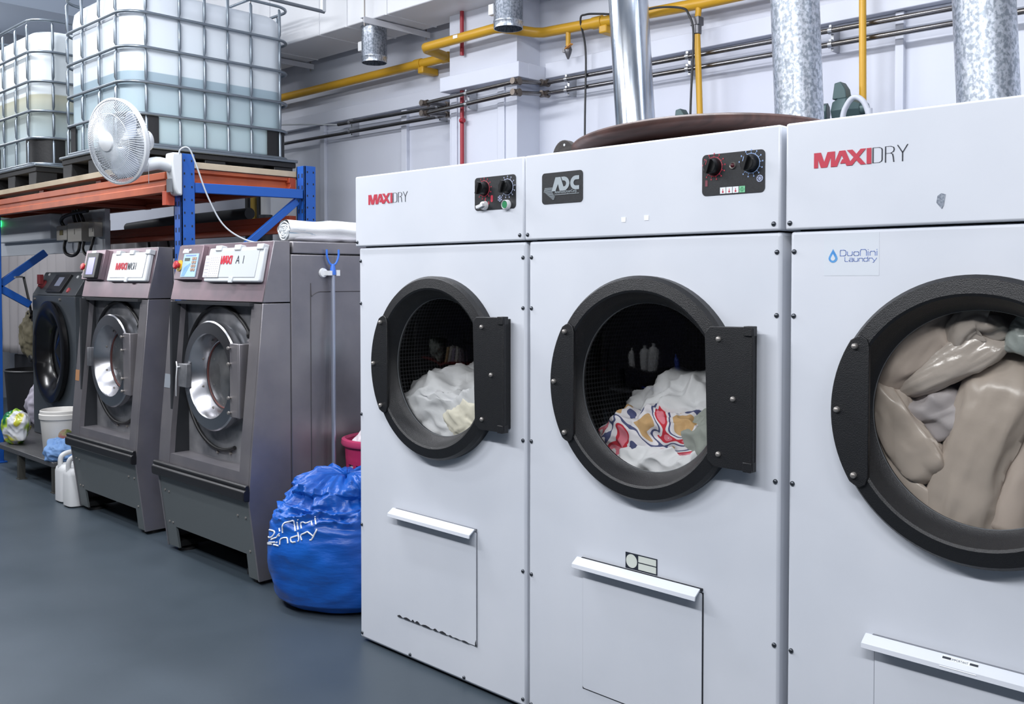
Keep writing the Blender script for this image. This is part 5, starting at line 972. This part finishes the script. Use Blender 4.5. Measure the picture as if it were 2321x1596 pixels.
b = MB(); b.lathe([(0.0, 0.012), (0.022, 0.011), (0.025, 0.0)], (-4.0895, 2.835, 1.537), 'X', 20); b.box((-4.0895, 2.83, 1.524), (-4.083, 2.91, 1.548)); b.box((-4.085, 2.835, 1.524), (-4.045, 2.862, 1.548)); b.box((-4.085, 2.89, 1.522), (-4.045, 2.91, 1.552)); tag(b.build('pole_clip', white_plastic, None, smooth=40, origin=(-4.08, 2.86, 1.537)), 'white clip holding the prop pole to the washer side', 'clip')

# blue laundry bag
bag_m = M('blue_woven_plastic', (20, 92, 184), 0.36, bump=(14, 0.35, (1, 1, 3.5)), var=(4, (14, 74, 160), 0.3, 0.7), spec=0.5)
BC = Vector((-3.645, 2.655, 0.0)); bprof = [(0.0, 0.0), (0.015, 0.285), (0.05, 0.330), (0.13, 0.352), (0.25, 0.362), (0.34, 0.350), (0.42, 0.318), (0.475, 0.272), (0.505, 0.235), (0.515, 0.226), (0.53, 0.234), (0.555, 0.225), (0.58, 0.185), (0.597, 0.12), (0.59, 0.06), (0.57, 0.0)]
def bagf(u, v):
    s = v*(len(bprof)-1); i = min(int(s), len(bprof)-2); t = s-i; z = bprof[i][0]+(bprof[i+1][0]-bprof[i][0])*t; r = bprof[i][1]+(bprof[i+1][1]-bprof[i][1])*t; a = 2*math.pi*u; d = Vector((math.cos(a), math.sin(a), 0))
    q = Vector((d.x*0.4, d.y*0.4, z)); k = max(0.0, min(1.0, (z-0.36)/0.12))
    amp = 0.010*(1-k) + 0.062*k; sc = 3.0*(1-k)+6.5*k; h = ridge(q, sc, 61)-0.45
    low = noise.noise(Vector((d.x*1.4, d.y*1.4, z*2.2+9)))*0.022
    fl = 0.012*noise.noise(Vector((d.x*3, d.y*3, z*16)))*(1-k)
    wz = z + (0.035*noise.noise(Vector((d.x*2.2, d.y*2.2, 4.0))) + 0.05*h*0.8)*k
    rr = max(0.0, r + (amp*h + low + fl)*min(1.0, r/0.12)); vd_ = Vector((-0.808, 0.589, 0)); dv = d*rr; al = dv.dot(vd_); dv -= vd_*al*(0.26 if al > 0 else 0.12); p = BC + dv; p.z = max(0.001, wz); p.x = min(max(p.x, -4.06), D1X-0.035); return p
b = MB(); b.grid(bagf, 220, 190, wrapu=True); bag = thing('laundry_bag', 'full blue woven laundry bag with white lettering on the floor beside the dryer', 'laundry bag', BC); bagm = b.build('bag_body', bag_m, bag, smooth=80)
bvh = BVHTree.FromPolygons([q for q in b.v], b.f)
def T2(x, y): return (580+x/14.506, 1150+y/14.51)
TX = [[(880,850),(875,640),(900,560),(960,505),(1060,480),(1150,455),(1210,430),(1250,450),(1270,560),(1300,790)], [(1360,480),(1380,620),(1395,745)], [(1378,395),(1392,412)], [(1500,710),(1478,560),(1490,500),(1550,490),(1640,525),(1720,510),(1790,470)], [(1825,460),(1850,600)], [(1950,345),(1975,560)], [(1945,300),(1950,312)],
      [(790,1230),(800,1090),(840,1030),(920,1005),(1010,1000),(1040,1030),(1055,1185)], [(1385,820),(1415,1000),(1415,1090),(1380,1125)], [(1370,935),(1250,975),(1160,1000),(1145,1060),(1165,1140),(1220,1155),(1310,1140)], [(1510,1085),(1475,960),(1500,900),(1600,850),(1700,805),(1780,860),(1870,940)], [(2010,725),(1940,860),(1870,1000),(1830,1070),(1770,1085)],
      [(125,1080),(105,980),(115,860),(150,780),(190,745)], [(230,720),(270,670),(340,650),(400,690),(450,745),(540,760),(610,790),(625,840),(580,920),(510,985),(440,1000),(380,920),(300,800),(235,730)], [(510,1060),(560,1035),(680,995),(720,930),(780,870)], [(770,690),(790,800)], [(240,1030),(270,970),(325,945)], [(290,1050),(285,1190)], [(340,1195),(450,1155),(640,1150)], [(340,1205),(530,1210)], [(590,1225),(750,1265)], [(770,930),(775,955)], [(680,1170),(710,1140)]]
b = MB()
for ln in TX:
    fine = []
    for a_, c_ in zip(ln, ln[1:]):
        n_ = max(1, int(math.hypot(c_[0]-a_[0], c_[1]-a_[1])/28))
        fine += [(a_[0]+(c_[0]-a_[0])*k_/n_, a_[1]+(c_[1]-a_[1])*k_/n_) for k_ in range(n_)]
    fine.append(ln[-1]); P = []
    for x_, y_ in fine:
        d_ = ray(*T2(x_, y_)).normalized(); loc, nrm, idx, dist = bvh.ray_cast(CAM, d_)
        if loc is not None:
            if nrm.dot(d_) > 0: nrm = -nrm
            P.append(loc + nrm*0.0012)
    if len(P) > 1: b.tube(P, 0.0036, 6, squash=1.0)
if b.v: lab(b.build('bag_lettering', white_print, bag, smooth=60), 'white printed lettering')

# pink basket behind the bag
pink = M('pink_plastic', (176, 44, 92), 0.4); KC = Vector((-3.868, 3.035, 0.0)); kb = thing('laundry_basket', 'pink slotted plastic laundry basket standing behind the blue bag', 'basket', KC)
b = MB(); n = 48; rows = [(0.0, 0.135), (0.05, 0.138), (0.06, 0.139), (0.29, 0.158), (0.30, 0.159), (0.36, 0.164), (0.37, 0.165), (0.57, 0.180), (0.59, 0.182), (0.68, 0.186)]
vs = [KC+Vector((r*math.cos(2*math.pi*k/n), r*math.sin(2*math.pi*k/n), z)) for z, r in rows for k in range(n)]
fs = [(i*n+k, i*n+(k+1) % n, (i+1)*n+(k+1) % n, (i+1)*n+k) for i in range(len(rows)-1) for k in range(n) if not (i in (2, 6) and k % 3 != 0)] + [tuple(range(n-1, -1, -1))]
b.add(vs, fs); o = b.build('basket_wall', pink, kb); sm = o.modifiers.new('thick', 'SOLIDIFY'); sm.thickness = 0.004
b = MB(); b.lathe([(0.182, 0.655), (0.200, 0.660), (0.205, 0.670), (0.201, 0.690), (0.184, 0.695), (0.180, 0.68)], KC, 'Z', 48); b.build('basket_rim', M('pink_rim', (186, 62, 104), 0.4), kb, smooth=40)
def kc(p):
    d = Vector((p.x-KC.x, p.y-KC.y, 0)); lim = 0.130+0.045*max(0, min(1, p.z/0.66)); 
    if d.length > lim: d *= lim/d.length
    return Vector((KC.x+d.x, KC.y+d.y, max(p.z, 0.03)))
finish(blob(KC+Vector((0, 0, 0.40)), (0.18, 0.18, 0.36), 0.06, 6, 71, kc, 110, 80), 'crumpled_towel', cloth_m('pinkish_white_cotton', (226, 218, 224)), KC+Vector((0,0,0.05)), 'white towel heaped in the pink basket', 'towel')
finish(blob(KC+Vector((0.06, 0.03, 0.90)), (0.13, 0.12, 0.16), 0.07, 7, 77, None, 100, 70), 'plastic_sack', M('grey_plastic_film', (92, 92, 104), 0.35, bump=(30, 0.3)), KC+Vector((0.06, 0.03, 0.78)), 'dark grey plastic sack sitting in the pink basket', 'plastic sack')
finish(blob(KC+Vector((0.0, 0.0, 1.095)), (0.075, 0.06, 0.06), 0.04, 12, 81, None, 70, 50), 'pale_cloth', cloth_m('pale_aqua_cotton', (176, 202, 210)), KC+Vector((0,0,1.05)), 'small pale aqua cloth on top of the grey sack', 'cloth')
# ------------------------------------------------------------------ low platform and the cluttered far end
plat_m = M('checker_plate', (112, 112, 114), 0.4, 0.7, bump=(60, 0.25)); plat_leg = M('platform_leg_steel', (78, 78, 74), 0.5, 0.5)
pt = thing('metal_platform', 'low grey metal platform on short legs beside the washers', 'platform', (-7.5, 2.9, 0))
b = MB(); b.prism([(x, y, 0.185) for x, y in ((-6.90, 2.52), (-8.06, 2.52), (-8.06, 2.74), (-9.6, 2.74), (-9.6, 3.42), (-6.90, 3.42))], (0, 0, 0.035)); b.build('platform_plate', plat_m, pt, bevel=0.003)
for x, y in ((-6.925, 2.54), (-7.60, 2.54), (-6.925, 3.36), (-7.6, 3.36), (-9.5, 3.36), (-9.5, 2.8)):
    b = MB(); b.box((x-0.02, y-0.015, 0.0), (x+0.02, y+0.03, 0.187)); b.box((x-0.03, y-0.02, 0), (x+0.03, y+0.04, 0.006)); b.build('leg', plat_leg, pt)
# bucket
BX, BY, BZ = -7.20, 2.70, 0.2215; bk = thing('bucket', 'white plastic bucket with fruit-like printed patch, standing on the metal platform', 'bucket', (BX, BY, BZ)); bm_ = M('white_bucket_plastic', (208, 206, 202), 0.4)
b = MB(); b.lathe([(0.0, 0.0), (0.118, 0.0), (0.126, 0.01), (0.147, 0.265), (0.155, 0.268), (0.157, 0.30), (0.150, 0.305), (0.150, 0.325), (0.145, 0.33), (0.141, 0.325), (0.120, 0.012), (0.0, 0.012)], (BX, BY, BZ), 'Z', 48); bo = b.build('bucket_shell', bm_, bk, smooth=40)
def bpt(a, z, o=0.0012): r = 0.126+0.021*(z-0.01)/0.255+o; return Vector((BX+r*math.cos(a), BY+r*math.sin(a), BZ+z))
b = MB(); a0 = R(-12); 
def patch(u, v): a = 2*math.pi*u; rr = 0.05*v; return bpt(a0+rr*math.cos(a)/0.14, 0.15+rr*math.sin(a))
b.grid(patch, 24, 4, wrapu=True)
def fruit(nt, b, tc):
    n = nt.nodes.new('ShaderNodeTexNoise'); n.inputs['Scale'].default_value = 26; r = nt.nodes.new('ShaderNodeValToRGB'); e = r.color_ramp.elements; e[0].position = 0.35; e[0].color = lin((112, 128, 66)); e[1].position = 0.65; e[1].color = lin((170, 110, 106)); q = e.new(0.5); q.color = lin((176, 160, 120))
    nt.links.new(tc.outputs['Object'], n.inputs[0]); nt.links.new(n.outputs[0], r.inputs[0]); nt.links.new(r.outputs[0], b.inputs['Base Color'])
lab(b.build('printed_patch', M('printed_patch', (150, 130, 100), 0.5, extra=fruit), bk), 'round printed patch in green and dull red')
# blue rag bundle
def up(z0): return lambda p: Vector((p.x, p.y, max(p.z, z0)))
finish(blob((-6.985, 2.61, 0.275), (0.10, 0.075, 0.07), 0.085, 8, 91, up(0.2215), 90, 60), 'blue_rag', cloth_m('pale_blue_cotton', (104, 140, 188)), (-6.985, 2.61, 0.222), 'crumpled pale blue rag on the platform beside the bucket', 'rag')
# jerrycans on the floor in front of the platform
can_m = M('white_can_plastic', (206, 208, 210), 0.4)
def jerrycan(x, y, label):
    t = thing('jerrycan', label, 'jerrycan', (x, y, 0), 'white plastic jerrycans by the platform')
    b = MB(); secs = [(0.0, 0.062, 0.09), (0.01, 0.075, 0.105), (0.21, 0.075, 0.105), (0.235, 0.070, 0.098), (0.25, 0.055, 0.085), (0.255, 0.05, 0.08)]
    n = 32; vs = []
    for z, rx, ry in secs:
        for k in range(n):
            a = 2*math.pi*k/n; c, s = math.cos(a), math.sin(a); vs.append((x+rx*math.copysign(abs(c)**0.45, c), y+ry*math.copysign(abs(s)**0.45, s), 0.001+z))
    b.add(vs, [(i*n+k, i*n+(k+1) % n, (i+1)*n+(k+1) % n, (i+1)*n+k) for i in range(len(secs)-1) for k in range(n)] + [tuple(range(n-1, -1, -1)), tuple(5*n+k for k in range(n))]); b.build('can_body', can_m, t, smooth=50)
    b = MB(); b.tube(smoothpath([(x, y-0.085, 0.235), (x, y-0.08, 0.30), (x, y-0.05, 0.325), (x, y+0.01, 0.33), (x, y+0.05, 0.31), (x, y+0.06, 0.25)], 6), 0.016, 10); b.build('carry_handle', can_m, t, smooth=60)
    b = MB(); b.lathe([(0.02, 0.25), (0.02, 0.28), (0.023, 0.282), (0.023, 0.31), (0.0, 0.312)], (x, y+0.07, 0), 'Z', 18); b.build('screw_cap', can_m, t, smooth=40)
    return t
jerrycan(-6.62, 2.55, 'white jerrycan on the floor, further from the washer')
jerrycan(-6.44, 2.535, 'white jerrycan tucked against the washer\'s kick panel')
# washing powder sack
def sackm(nt, b, tc):
    mp = nt.nodes.new('ShaderNodeMapping'); n = nt.nodes.new('ShaderNodeTexNoise'); n.inputs['Scale'].default_value = 5.5; n.inputs['Detail'].default_value = 1; r = nt.nodes.new('ShaderNodeValToRGB'); e = r.color_ramp.elements; r.color_ramp.interpolation = 'EASE'
    e[0].position = 0.34; e[0].color = lin((22, 112, 62)); e[1].position = 0.40; e[1].color = lin((160, 190, 60))
    for p, c in ((0.46, (204, 208, 214)), (0.56, (206, 208, 212)), (0.60, (186, 180, 60)), (0.66, (120, 170, 60))): q = e.new(p); q.color = lin(c)
    nt.links.new(tc.outputs['Object'], n.inputs[0]); nt.links.new(n.outputs[0], r.inputs[0]); nt.links.new(r.outputs[0], b.inputs['Base Color'])
finish(blob((-7.92, 2.62, 0.36), (0.155, 0.07, 0.15), 0.05, 6, 95, up(0.2215), 100, 70), 'powder_sack', M('printed_sack', (200, 204, 208), 0.25, extra=sackm, bump=(20, 0.2)), (-7.92, 2.62, 0.222), 'slumped white, green and yellow powder sack on the platform', 'sack')
finish(blob((-8.62, 3.12, 0.44), (0.20, 0.16, 0.22), 0.06, 5, 97, up(0.2215), 90, 60), 'laundry_bundle', cloth_m('lilac_white_cotton', (176, 172, 186)), (-8.62, 3.12, 0.222), 'pale lilac bundle behind the powder sack, against the dark machine', 'laundry')
b = MB(); cx, cy = -9.10, 3.16; n = 32; b.lathe([(0.0, 0.0), (0.20, 0.0), (0.23, 0.45), (0.24, 0.46), (0.225, 0.47), (0.195, 0.02), (0, 0.02)], (cx, cy, 0.2215), 'Z', n); tag(b.build('waste_bin', M('black_bin_plastic', (24, 25, 28), 0.5), None, smooth=40, origin=(cx, cy, 0.2215)), 'black plastic bin on the platform beyond the powder sack', 'bin')
# strip curtain
def curtain(x0, x1, y, z0, z1, seed, amp=0.03, mat=None):
    b = MB(); N = int((x1-x0)*90)
    b.grid(lambda u, v: Vector((x0+(x1-x0)*u, y+amp*math.sin(u*(x1-x0)*26+noise.noise(Vector((u*6, v*0.6, seed)))*3)+0.012*noise.noise(Vector((u*30, v*2, seed))), z0+(z1-z0)*v)), N, 14); return b
cur_m = M('sheer_curtain', (176, 172, 174), 0.6); 
o = curtain(-12.6, -7.9, 4.02, 0.62, 1.95, 3).build('sheer_curtain', cur_m, None, smooth=60, origin=(-10.2, 4.02, 0.62)); sm = o.modifiers.new('thick', 'SOLIDIFY'); sm.thickness = 0.003; tag(o, 'pale pleated curtain hanging behind the dark machine', 'curtain')
b = MB(); b.tube([(-12.7, 4.02, 1.96), (-7.8, 4.02, 1.96)], 0.014, 8); tag(b.build('curtain_rod', M('rail_grey', (112, 118, 126), 0.4, 0.5), None, smooth=60, origin=(-10.2, 4.02, 1.96)), 'grey rod carrying the pale curtain', 'curtain rod')
b = MB(); b.box((-12.3, 4.06, 0.0), (-8.0, 4.46, 0.60)); tag(b.build('storage_chest', M('dark_chest', (34, 34, 38), 0.6), None, bevel=0.01, origin=(-10, 4.2, 0)), 'dark low chest standing behind the curtain foot', 'chest')
# khaki bag and strap hanging by the post
hb = thing('hanging_bag', 'khaki cloth bag hung by a black strap beside the far blue post', 'bag', (-8.72, 3.0, 0.95)); b = blob((-8.72, 3.02, 1.02), (0.12, 0.07, 0.20), 0.05, 7, 101, None, 80, 60); b.build('pouch', cloth_m('khaki_cotton', (104, 98, 78)), hb, smooth=75)
b = MB(); b.tube(smoothpath([(-8.74, 2.97, 1.52), (-8.70, 2.98, 1.40), (-8.66, 2.99, 1.28), (-8.64, 3.0, 1.14)], 6), 0.022, 8, squash=0.35); b.tube([(-8.66, 2.985, 1.285), (-8.61, 2.985, 1.22), (-8.64, 2.985, 1.17), (-8.70, 2.985, 1.21)], 0.008, 6); b.build('strap', black_rub, hb, smooth=60)
b = MB(); b.tube([(-8.14, 2.70, 1.52), (-8.5, 2.85, 1.525), (-8.80, 2.98, 1.525)], 0.008, 8); tag(b.build('hook_rail', M('rail_grey', (112, 118, 126), 0.4, 0.5), None, smooth=60, origin=(-8.4, 2.8, 1.52)), 'thin grey rail holding the khaki bag', 'rail')
# switch board behind the rack
bd_m = M('board_grey_paint', (186, 192, 200), 0.5); box_m = M('switch_box_cream', (196, 192, 182), 0.5)
b = MB(); b.box((-9.93, 3.10, 1.72), (-7.37, 3.14, 2.05)); tag(b.build('mounting_board', bd_m, None, origin=(-8.7, 3.12, 1.72)), 'pale grey board carrying switch boxes behind the rack', 'board')
lt = thing('distribution_box', 'long pale grey distribution box with a green lamp', 'electrical box', (-8.9, 3.09, 1.84)); b = MB(); b.box((-9.60, 3.005, 1.838), (-8.22, 3.099, 2.05)); b.build('box_body', M('box_pale_grey', (196, 202, 210), 0.45), lt, bevel=0.006)
b = MB(); b.lathe([(0.0, -0.03), (0.02, -0.028), (0.026, -0.02), (0.03, 0.0)], (-9.41, 3.005, 2.01), 'Y', 18); lab(b.build('indicator_lamp', M('green_lamp', (60, 240, 140), 0.3, emit=((50, 255, 130), 4.0)), lt, smooth=40), 'lit green lamp')
for (x0_, x1_, z0_, z1_, dd, l_) in ((-8.13, -7.91, 1.821, 1.94, 0.08, 'small cream switch box with yellow label, nearest the green-lamp box'), (-7.86, -7.58, 1.801, 1.954, 0.095, 'large cream switch box with corner screws on the grey board'), (-7.51, -7.405, 1.833, 1.945, 0.07, 'narrow cream socket box beside the orange post')):
    t = thing('switch_box', l_, 'electrical box', ((x0_+x1_)/2, 3.06, z0_), 'cream switch boxes on the grey board'); b = MB(); b.box((x0_, 3.10-dd, z0_), (x1_, 3.099, z1_)); bb = b.build('box_body', box_m, t, bevel=0.006)
    b = MB(); xm, zm = (x0_+x1_)/2, (z0_+z1_)/2; b.box((xm-0.035*(1 if dd != 0.095 else 0.2), 3.096-dd, zm-0.018), (xm+0.03*(1 if dd != 0.095 else 0.2), 3.101-dd, zm+0.022)); b.build('box_label', M('label_dark_yellow', (110, 98, 44), 0.5) if dd == 0.08 else box_m, bb)
def cable(pts, r, label, mat=None, name='black_cable'):
    b = MB(); P = smoothpath(pts, 8); b.tube(P, r, 8); return tag(b.build(name, mat or black_rub, None, smooth=60, origin=pts[0]), label, 'cable', 'cables on the grey board')
cable([(-8.02, 3.05, 1.825), (-8.02, 3.04, 1.76), (-7.95, 3.03, 1.71), (-7.82, 3.03, 1.693), (-7.71, 3.03, 1.727), (-7.70, 3.04, 1.803)], 0.013, 'black cable drooping between the two larger cream boxes')
cable([(-7.62, 3.04, 1.803), (-7.62, 3.03, 1.745), (-7.57, 3.03, 1.70), (-7.50, 3.03, 1.70), (-7.46, 3.03, 1.753), (-7.45, 3.05, 1.835)], 0.011, 'black cable drooping under the narrow socket box')
cable([(-8.05, 3.05, 1.938), (-8.05, 3.03, 1.98), (-7.96, 3.02, 2.01), (-7.75, 3.02, 2.03), (-7.5, 3.02, 2.035)], 0.014, 'black cable rising from the small box to the beam')
for i, (x, zz) in enumerate(((-7.80, 1.953), (-7.72, 1.953), (-7.64, 1.953))): cable([(x, 3.05, zz-0.003), (x+0.01, 3.03, zz+0.04), (x+0.02-0.03*i, 3.02, zz+0.10)], 0.012, ('short black cable entering the large cream box, outermost', 'short black cable entering the large cream box, middle one', 'short black cable entering the large cream box, nearest the socket box')[i])
# dark pipes and cables seen under the rack
b = MB(); b.tube([(-8.75, 3.9, 1.985), (-7.85, 3.9, 2.01), (-6.6, 3.9, 2.015)], 0.045, 14); tag(b.build('black_pipe', M('lagged_pipe', (36, 38, 42), 0.6), None, smooth=60, origin=(-7.5, 3.9, 2.0)), 'thick black pipe running behind the rack beams', 'pipe')
for (xa, xb, l_) in ((-8.35, -8.3, 'thin black cable hanging behind the rack, nearest the orange post'), (-8.0, -7.9, 'thin black cable hanging behind the rack, slanting'), (-7.6, -7.4, 'thin black cable hanging behind the rack, near the blue post')): cable([(xa, 3.90, 1.995), (xa+0.005, 3.90, 1.90), (xb, 3.90, 1.5), (xb+0.03, 3.90, 0.0)], 0.012, l_)
for (x, mt, l_, r_) in ((-7.04, M('gas_yellow_dull', (150, 124, 44), 0.5), 'dull yellow riser pipe behind the rack', 0.03), (-7.14, M('lagged_pipe', (36, 38, 42), 0.6), 'black riser pipe on the farther side of the dull yellow riser', 0.022), (-6.955, M('lagged_pipe', (36, 38, 42), 0.6), 'black riser pipe next to the white riser', 0.022)):
    b = MB(); b.tube([(x, 4.2, 0.0), (x, 4.2, 2.19)], r_, 10); tag(b.build('riser_pipe', mt, None, smooth=60, origin=(x, 4.2, 0)), l_, 'pipe', 'riser pipes behind the rack')
t = thing('riser_pipe', 'white riser pipe with dark grey sleeve behind the rack', 'pipe', (-6.86, 4.2, 0), 'riser pipes behind the rack'); b = MB(); b.tube([(-6.86, 4.2, 0), (-6.86, 4.2, 2.4)], 0.04, 14); b.build('pipe', white_plastic, t, smooth=60); b = MB(); b.tube([(-6.86, 4.2, 1.6), (-6.86, 4.2, 2.03)], 0.055, 14); b.build('sleeve', M('sleeve_grey', (72, 76, 82), 0.5), t, smooth=60)
b = MB(); b.box((-12.95, 3.2, 3.2), (-12.6, 4.45, 4.0)); tag(b.build('blue_cabinet', M('navy_panel', (20, 44, 96), 0.5), None, bevel=0.01, origin=(-12.8, 3.8, 3.2)), 'navy blue wall cabinet high at the far end', 'cabinet')
# ------------------------------------------------------------------ the other side of the aisle, mirrored in the dryer windows
steel_d = M('bench_dark_steel', (44, 44, 48), 0.5, 0.3)
wt = thing('work_table', 'dark steel work table across the aisle, mirrored in the middle dryer window', 'table', (-4.7, -1.75, 0))
b = MB(); b.box((-5.6, -2.1, 0.86), (-3.75, -1.4, 0.90)); b.build('table_top', steel_d, wt)
b = MB(); b.box((-5.5, -2.0, 0.50), (-3.85, -1.5, 0.53)); b.build('lower_shelf', M('bench_grey', (96, 98, 104), 0.5), wt)
for x in (-5.55, -3.80):
    for y in (-2.05, -1.45): b = MB(); b.box((x-0.03, y-0.03, 0), (x+0.03, y+0.03, 0.86)); b.build('leg', steel_d, wt)
def jug(x, y, z, h, r, mat, label):
    b = MB(); b.lathe([(0.0, 0.0), (r, 0.0), (r, h*0.62), (r*0.75, h*0.75), (r*0.3, h*0.84), (r*0.3, h*0.92), (r*0.36, h*0.92), (r*0.36, h), (0.0, h)], (x, y, z), 'Z', 20); tag(b.build('detergent_bottle', mat, None, smooth=40, origin=(x, y, z)), label, 'bottle', 'bottles on the work table')
jm = M('white_can_plastic', (206, 208, 210), 0.4)
jug(-4.95, -1.6, 0.9015, 0.26, 0.05, jm, 'slim white bottle on the work table, mirrored in the middle dryer window')
jug(-4.70, -1.65, 0.9015, 0.30, 0.085, jm, 'wide white bottle on the work table, mirrored in the middle dryer window')
jug(-4.48, -1.6, 0.9015, 0.36, 0.09, jm, 'tallest white bottle on the work table, mirrored in the middle dryer window')
jug(-4.02, -1.6, 0.9015, 0.24, 0.05, M('bottle_blue', (60, 84, 170), 0.4), 'blue bottle on the work table, mirrored in the middle dryer window')
finish(blob((-4.62, -1.72, 0.585), (0.30, 0.16, 0.06), 0.05, 6, 111, up(0.5305), 70, 40), 'blue_cloth', cloth_m('strong_blue_cotton', (44, 78, 190)), (-4.6, -1.7, 0.53), 'blue cloth on the table\'s lower shelf, mirrored in the middle dryer window', 'cloth')
finish(blob((-4.12, -1.72, 0.60), (0.16, 0.15, 0.08), 0.05, 7, 113, up(0.5305), 70, 40), 'pale_cloth', sheet_w, (-4.1, -1.7, 0.53), 'pale cloth on the table\'s lower shelf, mirrored in the middle dryer window', 'cloth')
ss = thing('storage_shelf', 'storage shelf across the aisle, mirrored in the plain-sheet dryer window', 'shelf', (-7.1, -1.9, 0))
for x in (-7.95, -6.25):
    for y in (-2.2, -1.6): b = MB(); b.box((x-0.02, y-0.02, 0), (x+0.02, y+0.02, 1.7)); b.build('post', steel_d, ss)
for z, m_ in ((0.35, steel_d), (0.72, M('shelf_dull_red', (120, 44, 44), 0.5)), (1.12, steel_d)):
    b = MB(); b.box((-7.97, -2.22, z), (-6.23, -1.58, z+0.03)); b.build('shelf_board', m_, ss)
for i, (x, wd, h, c) in enumerate(((-6.95, 0.07, 0.24, (190, 160, 120)), (-6.84, 0.06, 0.25, (206, 200, 196)), (-6.75, 0.07, 0.22, (160, 150, 170)), (-6.65, 0.06, 0.25, (210, 206, 200)), (-6.56, 0.06, 0.23, (150, 140, 150)))):
    b = MB(); b.box((x, -2.0, 0.7515), (x+wd, -1.65, 0.7515+h)); tag(b.build('carton', M('carton_%d' % i, c, 0.6), None, bevel=0.004, origin=(x, -1.8, 0.7515)), ('tan', 'cream', 'lilac', 'ivory', 'grey')[i]+' carton on the shelf mirrored in the plain-sheet dryer window', 'carton', 'cartons on the mirrored shelf')
finish(blob((-7.55, -1.85, 0.96), (0.26, 0.2, 0.24), 0.09, 6, 117, lambda p: Vector((p.x, p.y, min(max(p.z, 0.7505), 1.115))), 80, 50), 'linen_heap', sheet_g, (-7.5, -1.8, 0.75), 'grey linen heap on the shelf mirrored in the plain-sheet dryer window', 'linen')
finish(blob((-6.8, -1.85, 0.48), (0.4, 0.2, 0.09), 0.04, 6, 119, up(0.3805), 80, 50), 'folded_linen', sheet_w, (-6.8, -1.8, 0.38), 'white linen on the lowest shelf mirrored in the plain-sheet dryer window', 'linen')
